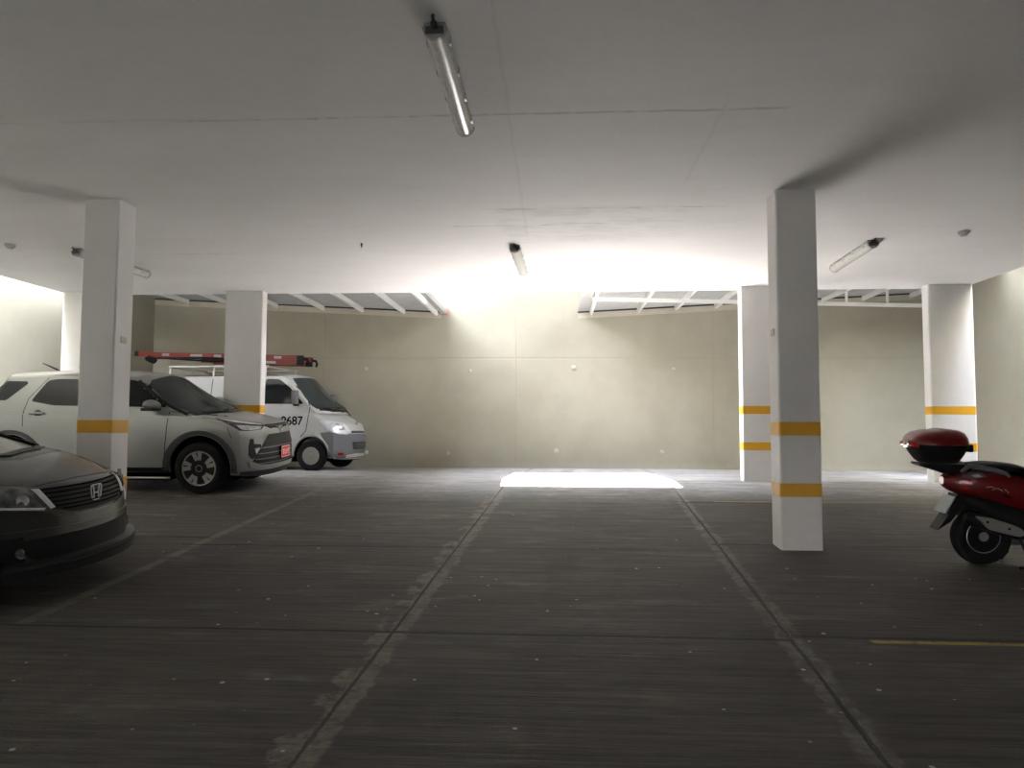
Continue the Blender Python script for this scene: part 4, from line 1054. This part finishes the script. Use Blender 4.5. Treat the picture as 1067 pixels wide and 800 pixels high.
# ------------------------------------------------------------------ red scooter
def blob(nx, ny, nz, f): return grid_box(nx, ny, nz, f)
def loft(xs, top, bot, wid, n=2.6, nx=30, ny=12, nz=12, taper=.0):
    """rounded body: superellipse-like cross-sections between top(x) and bottom(x)"""
    bm = BM(); rings = []; seg = 24
    x0, x1 = xs
    for i in range(nx+1):
        x = x0+(x1-x0)*i/nx; zt, zb, w = smooth_interp(x, top), smooth_interp(x, bot), smooth_interp(x, wid)
        cz, hz = (zt+zb)/2, (zt-zb)/2; ring = []
        for k in range(seg):
            t = 2*PI*k/seg; c, s_ = math.cos(t), math.sin(t)
            y = w*sgn(c)*abs(c)**(2/n); z = cz+hz*sgn(s_)*abs(s_)**(2/n)
            y *= 1-taper*(z-zb)/max(.01, zt-zb)
            ring.append(bm.verts.new((x, y, z)))
        rings.append(ring)
    for a, b in zip(rings, rings[1:]):
        for k in range(seg): bm.faces.new((a[k], a[(k+1)%seg], b[(k+1)%seg], b[k]))
    bm.faces.new(rings[0]); bm.faces.new(rings[-1][::-1])
    return bm
def make_scooter():
    root = empty('red_scooter', (3.33, 6.10, fz(6.10)), (ROLL, 0, 0))
    O = lambda n, b, m, par=root, **k: mesh_obj(n, b, M[m] if isinstance(m, str) else m, par, smooth=k.pop('smooth', True), **k)
    def whl(x):
        w = empty('wheel', (x, 0, .225)); w.parent = root
        b = BM(); lathe(b, [(.130, -.040), (.150, -.050), (.190, -.055), (.215, -.040), (.225, -.012), (.225, .012), (.215, .040), (.190, .055), (.150, .050), (.130, .040), (.130, -.040)], (0,0,0), 'y', 44); O('tyre', b, 'rubber', w)
        b = BM()
        lathe(b, [(.131, -.040), (.124, -.042), (.118, -.03), (.118, .03), (.124, .042), (.131, .040)], (0,0,0), 'y', 40)
        bmesh.ops.delete(b, geom=[f for f in b.faces if len(f.verts) > 4], context='FACES')
        for k in range(3):
            t = 2*PI*k/3+2.2; p0 = Vector((math.cos(t)*.03, 0, math.sin(t)*.03)); p1 = Vector((math.cos(t+.15)*.122, 0, math.sin(t+.15)*.122))
            tube(b, [p0, (p0+p1)/2, p1], .016, 8, radii=[.020, .015, .024])
        lathe(b, [(0, -.05), (.035, -.05), (.04, -.02), (.04, .05), (0, .05)], (0,0,0), 'y', 20)
        O('rim', b, 'alloy', w)
        return w
    whl(0.0); whl(1.24)
    # main rear bodywork
    b = loft((-.30, .66), [(-.30, .69), (-.24, .72), (-.1, .745), (.1, .735), (.3, .71), (.66, .66)], [(-.30, .63), (-.26, .59), (-.15, .545), (0, .515), (.15, .465), (.3, .41), (.5, .345), (.66, .31)], [(-.30, .035), (-.25, .085), (-.1, .135), (.1, .16), (.4, .16), (.66, .15)], n=3.2, nx=40)
    S = Skin(b); O('body_panel', b, 'red')
    # decal letters on the right flank (illegible flowing silver script and a chrome mark)
    b = BM()
    for pts in ([(-.04, .625), (0, .63), (.03, .612), (.0, .607)], [(.035, .622), (.06, .610), (.075, .598)], [(.085, .615), (.105, .600), (.12, .585)]):
        S.ribbon([(x, -1, z) for x, z in pts], .007, (0, 1, 0), off=.002, thick=.004, step=.02, out=b)
    O('flank_script', b, 'alloy')
    b = S.ribbon([(.07, -1, .572), (.10, -1, .566), (.135, -1, .548)], .012, (0, 1, 0), off=.003, thick=.004, step=.02); O('flank_mark', b, 'chrome')
    b = S.panel([(-.335, -.3, .665), (-.25, -.3, .695), (-.235, -.3, .67), (-.25, -.3, .61), (-.30, -.3, .60)], (.5, .85, 0), off=.006, step=.03); tl = O('tail_lamp', b, 'redlens')
    b = S.panel([(-.335, .3, .665), (-.25, .3, .695), (-.235, .3, .67), (-.25, .3, .61), (-.30, .3, .60)], (.5, -.85, 0), off=.006, step=.03); O('tail_lamp', b, 'redlens')
    for s in (-1, 1):
        b = S.panel([(-.22, s*.3, .735), (-.10, s*.3, .735), (-.06, s*.3, .705), (-.16, s*.3, .685), (-.24, s*.3, .70)], (.2, -s, 0), off=.007, step=.03); O('tail_fairing', b, 'greyplastic')
        b = S.panel([(-.155, s*.3, .712), (-.105, s*.3, .722), (-.08, s*.3, .705), (-.13, s*.3, .698)], (.1, -s, 0), off=.011, step=.03); O('rear_indicator', b, 'lampwhite')
    # dark underbelly
    b = loft((-.20, .72), [(-.20, .56), (-.05, .55), (.2, .52), (.72, .42)], [(-.20, .50), (-.05, .42), (.10, .30), (.25, .20), (.72, .19)], [(-.20, .05), (0, .10), (.72, .12)], n=3); O('engine_housing', b, 'blackplastic')
    b = BM(); box(b, -.06, .42, .04, .14, .14, .33, .03); O('transmission_case', b, 'greyplastic', smooth=False)
    # seat
    b = loft((-.12, .86), [(-.12, .775), (-.08, .80), (.05, .81), (.2, .80), (.32, .765), (.42, .745), (.6, .75), (.78, .765), (.86, .74)], [(-.12, .755), (0, .74), (.2, .72), (.4, .69), (.86, .68)], [(-.12, .06), (-.05, .12), (.2, .145), (.5, .13), (.86, .07)], n=2.8, nx=44, ny=12); O('seat', b, 'blackplastic')
    # grab rails
    for s in (-1, 1):
        b = BM(); tube(b, [(-.20, s*.10, .735), (-.15, s*.12, .79), (-.08, s*.155, .775), (.02, s*.168, .755), (.10, s*.165, .735), (.13, s*.15, .712)], .014, 8, radii=[.014, .020, .022, .020, .018, .012]); O('grab_rail', b, 'greyplastic')
    # luggage rack and box
    b = BM(); prism(b, [(-.50, .785), (-.50, .80), (-.16, .79), (-.10, .755), (-.18, .705), (-.24, .70)], 'y', -.075, .075, .006); O('luggage_rack', b, 'blackplastic', smooth=False)
    for s in (-1, 1):
        b = BM(); tube(b, [(-.17, s*.06, .80), (-.13, s*.06, .72), (-.10, s*.06, .735)], .008, 6); O('rack_stay', b, 'chrome')
    bx = empty('luggage_box', (-.33, 0, .80)); bx.parent = root
    def boxring(z, x0, x1, w, n=3.2, seg=40):
        cx, hx = (x0+x1)/2, (x1-x0)/2
        return [((cx+hx*sgn(math.cos(t))*abs(math.cos(t))**(2/n)), w*sgn(math.sin(t))*abs(math.sin(t))**(2/n), z) for t in [2*PI*k/seg for k in range(seg)]]
    def stack(rings):
        b = BM(); R_ = [[b.verts.new(p) for p in r] for r in rings]; n = len(R_[0])
        for a, c in zip(R_, R_[1:]):
            for k in range(n): b.faces.new((a[k], a[(k+1)%n], c[(k+1)%n], c[k]))
        b.faces.new(R_[0]); b.faces.new(R_[-1][::-1]); return b
    b = stack([boxring(.005, -.13, .11, .12), boxring(.02, -.15, .13, .145), boxring(.07, -.185, .155, .175), boxring(.125, -.215, .18, .195), boxring(.150, -.225, .19, .20)])
    for v in b.verts: v.co.z += (v.co.x+.2)*-.02
    O('box_base', b, 'blackplastic', bx)
    b = stack([boxring(.150, -.227, .192, .202), boxring(.165, -.228, .192, .203), boxring(.20, -.215, .185, .195), boxring(.235, -.175, .165, .172), boxring(.255, -.11, .13, .13), boxring(.262, -.05, .08, .07)])
    for v in b.verts: v.co.z += (v.co.x+.2)*-.02+.008*(v.co.x > 0)
    O('box_lid', b, 'red', bx)
    b = BM(); box(b, -.245, -.22, -.035, .035, .115, .170, .008); O('latch', b, 'chrome', bx)
    b = BM(); box(b, -.236, -.19, -.13, .13, .125, .160, .012); O('rear_reflector', b, 'redlens', bx)
    b = BM(); box(b, .18, .215, -.12, .12, .09, .15, .012); O('hinge', b, 'blackplastic', bx)
    # rear mudguard, plate
    b = BM(); prism(b, [(-.21, .56), (-.13, .53), (-.17, .46), (-.26, .34), (-.36, .275), (-.355, .285), (-.27, .40), (-.245, .48)], 'y', -.065, .065, .004); O('rear_mudguard', b, 'blackplastic', smooth=False)
    b = BM(); 
    for v in box(b, -.005, .005, -.085, .085, -.075, .075, .002): pass
    q = mesh_obj('number_plate', b, simple('grey_number_plate', (.30, .34, .34), .5), root, loc=(-.275, 0, .475)); q.rotation_euler = (0, .52, 0)
    b = BM(); pts = [(.255*math.cos(t), .255*math.sin(t)+.225) for t in [PI*(.35+.42*k/10) for k in range(11)]]
    pin = [(.243*math.cos(t), .243*math.sin(t)+.225) for t in [PI*(.35+.42*k/10) for k in range(11)]]
    prism(b, pts+pin[::-1], 'y', -.055, .055, .002); O('inner_mudguard', b, 'blackplastic', smooth=False)
    b = BM(); tube(b, [(-.09, .08, .25), (-.16, .10, .55)], .018, 10); O('shock_absorber', b, 'alloy')
    # exhaust on the near side
    b = BM(); tube(b, [(-.19, -.13, .39), (-.16, -.13, .382), (0, -.135, .335), (.18, -.135, .28), (.24, -.13, .262)], .05, 16, radii=[.03, .050, .056, .052, .035]); ex = O('exhaust', b, 'blackplastic')
    b = BM(); prism(b, rnd([(-.155, .415), (-.02, .395), (.12, .35), (.20, .315), (.215, .27), (.18, .255), (.05, .285), (-.05, .31), (-.09, .36)], .025), 'y', -.200, -.185, .004); O('heat_shield', b, 'alloy', ex, smooth=False)
    b = BM(); tube(b, [(.22, -.12, .262), (.34, -.10, .20), (.45, -.04, .22), (.5, .0, .30)], .016, 8); O('exhaust_pipe', b, 'blackplastic', ex)
    for x, z in ((-.06, .368), (.10, .318)):
        b = BM(); lathe(b, [(0, -.205), (.009, -.205), (.009, -.19)], (x, 0, z), 'y', 10); O('shield_bolt', b, 'seam', ex)
    # centre stand, floor board, leg shield, front end
    for s in (-1, 1):
        b = BM(); tube(b, [(.24, s*.09, .24), (.28, s*.13, .08), (.25, s*.16, .014), (.20, s*.17, .014)], .012, 8); O('stand_leg', b, 'blackplastic')
    b = BM(); box(b, .60, 1.02, -.15, .15, .20, .30, .03); O('footboard', b, 'blackplastic', smooth=False)
    b = BM(); box(b, .58, 1.00, -.165, .165, .17, .215, .02); O('footboard_skirt', b, 'red', smooth=False)
    b = loft((.98, 1.14), [(.98, .60), (1.02, .92), (1.10, .96), (1.14, .90)], [(.98, .25), (1.06, .30), (1.14, .45)], [(.98, .15), (1.05, .20), (1.10, .17), (1.14, .08)], n=3, nx=14); O('leg_shield', b, 'red')
    b = BM(); pts = [(1.24+.262*math.cos(t), .262*math.sin(t)+.225) for t in [PI*(.12+.72*k/14) for k in range(15)]]; pin = [(1.24+.248*math.cos(t), .248*math.sin(t)+.225) for t in [PI*(.12+.72*k/14) for k in range(15)]]
    prism(b, pts+pin[::-1], 'y', -.065, .065, .003); O('front_mudguard', b, 'red', smooth=False)
    b = BM()
    for s in (-1, 1): tube(b, [(1.24, s*.075, .225), (1.14, s*.075, .50), (1.10, s*.03, .60)], .018, 8)
    tube(b, [(1.12, 0, .55), (1.02, 0, .98)], .022, 10); O('fork', b, 'greyplastic')
    b = loft((.93, 1.10), [(.93, 1.02), (1.0, 1.08), (1.10, 1.03)], [(.93, .96), (1.0, .93), (1.10, .93)], [(.93, .08), (1.0, .13), (1.10, .08)], n=2.6, nx=12); hb = O('handlebar_cowl', b, 'red')
    b = BM(); lathe(b, [(0, .02), (.05, .01), (.06, -.02)], (0, 0, 0), 'x', 20); O('headlamp', b, 'lampwhite', loc=(1.10, 0, .985))
    for s in (-1, 1):
        b = BM(); tube(b, [(1.0, s*.10, 1.0), (.97, s*.22, 1.02), (.92, s*.34, 1.01)], .016, 8); O('handlebar_grip', b, 'blackplastic')
        b = BM(); tube(b, [(.99, s*.20, 1.02), (.98, s*.24, 1.16)], .005, 6); lathe(b, [(0, 0), (.05, 0), (.05, .012), (0, .014)], (.98, s*.25, 1.20), 'x', 18); O('mirror', b, 'blackplastic')
    tag(root, 'red scooter with a black and red luggage box, cut off by the right edge', 'scooter')
    clear_tmp()
make_scooter()
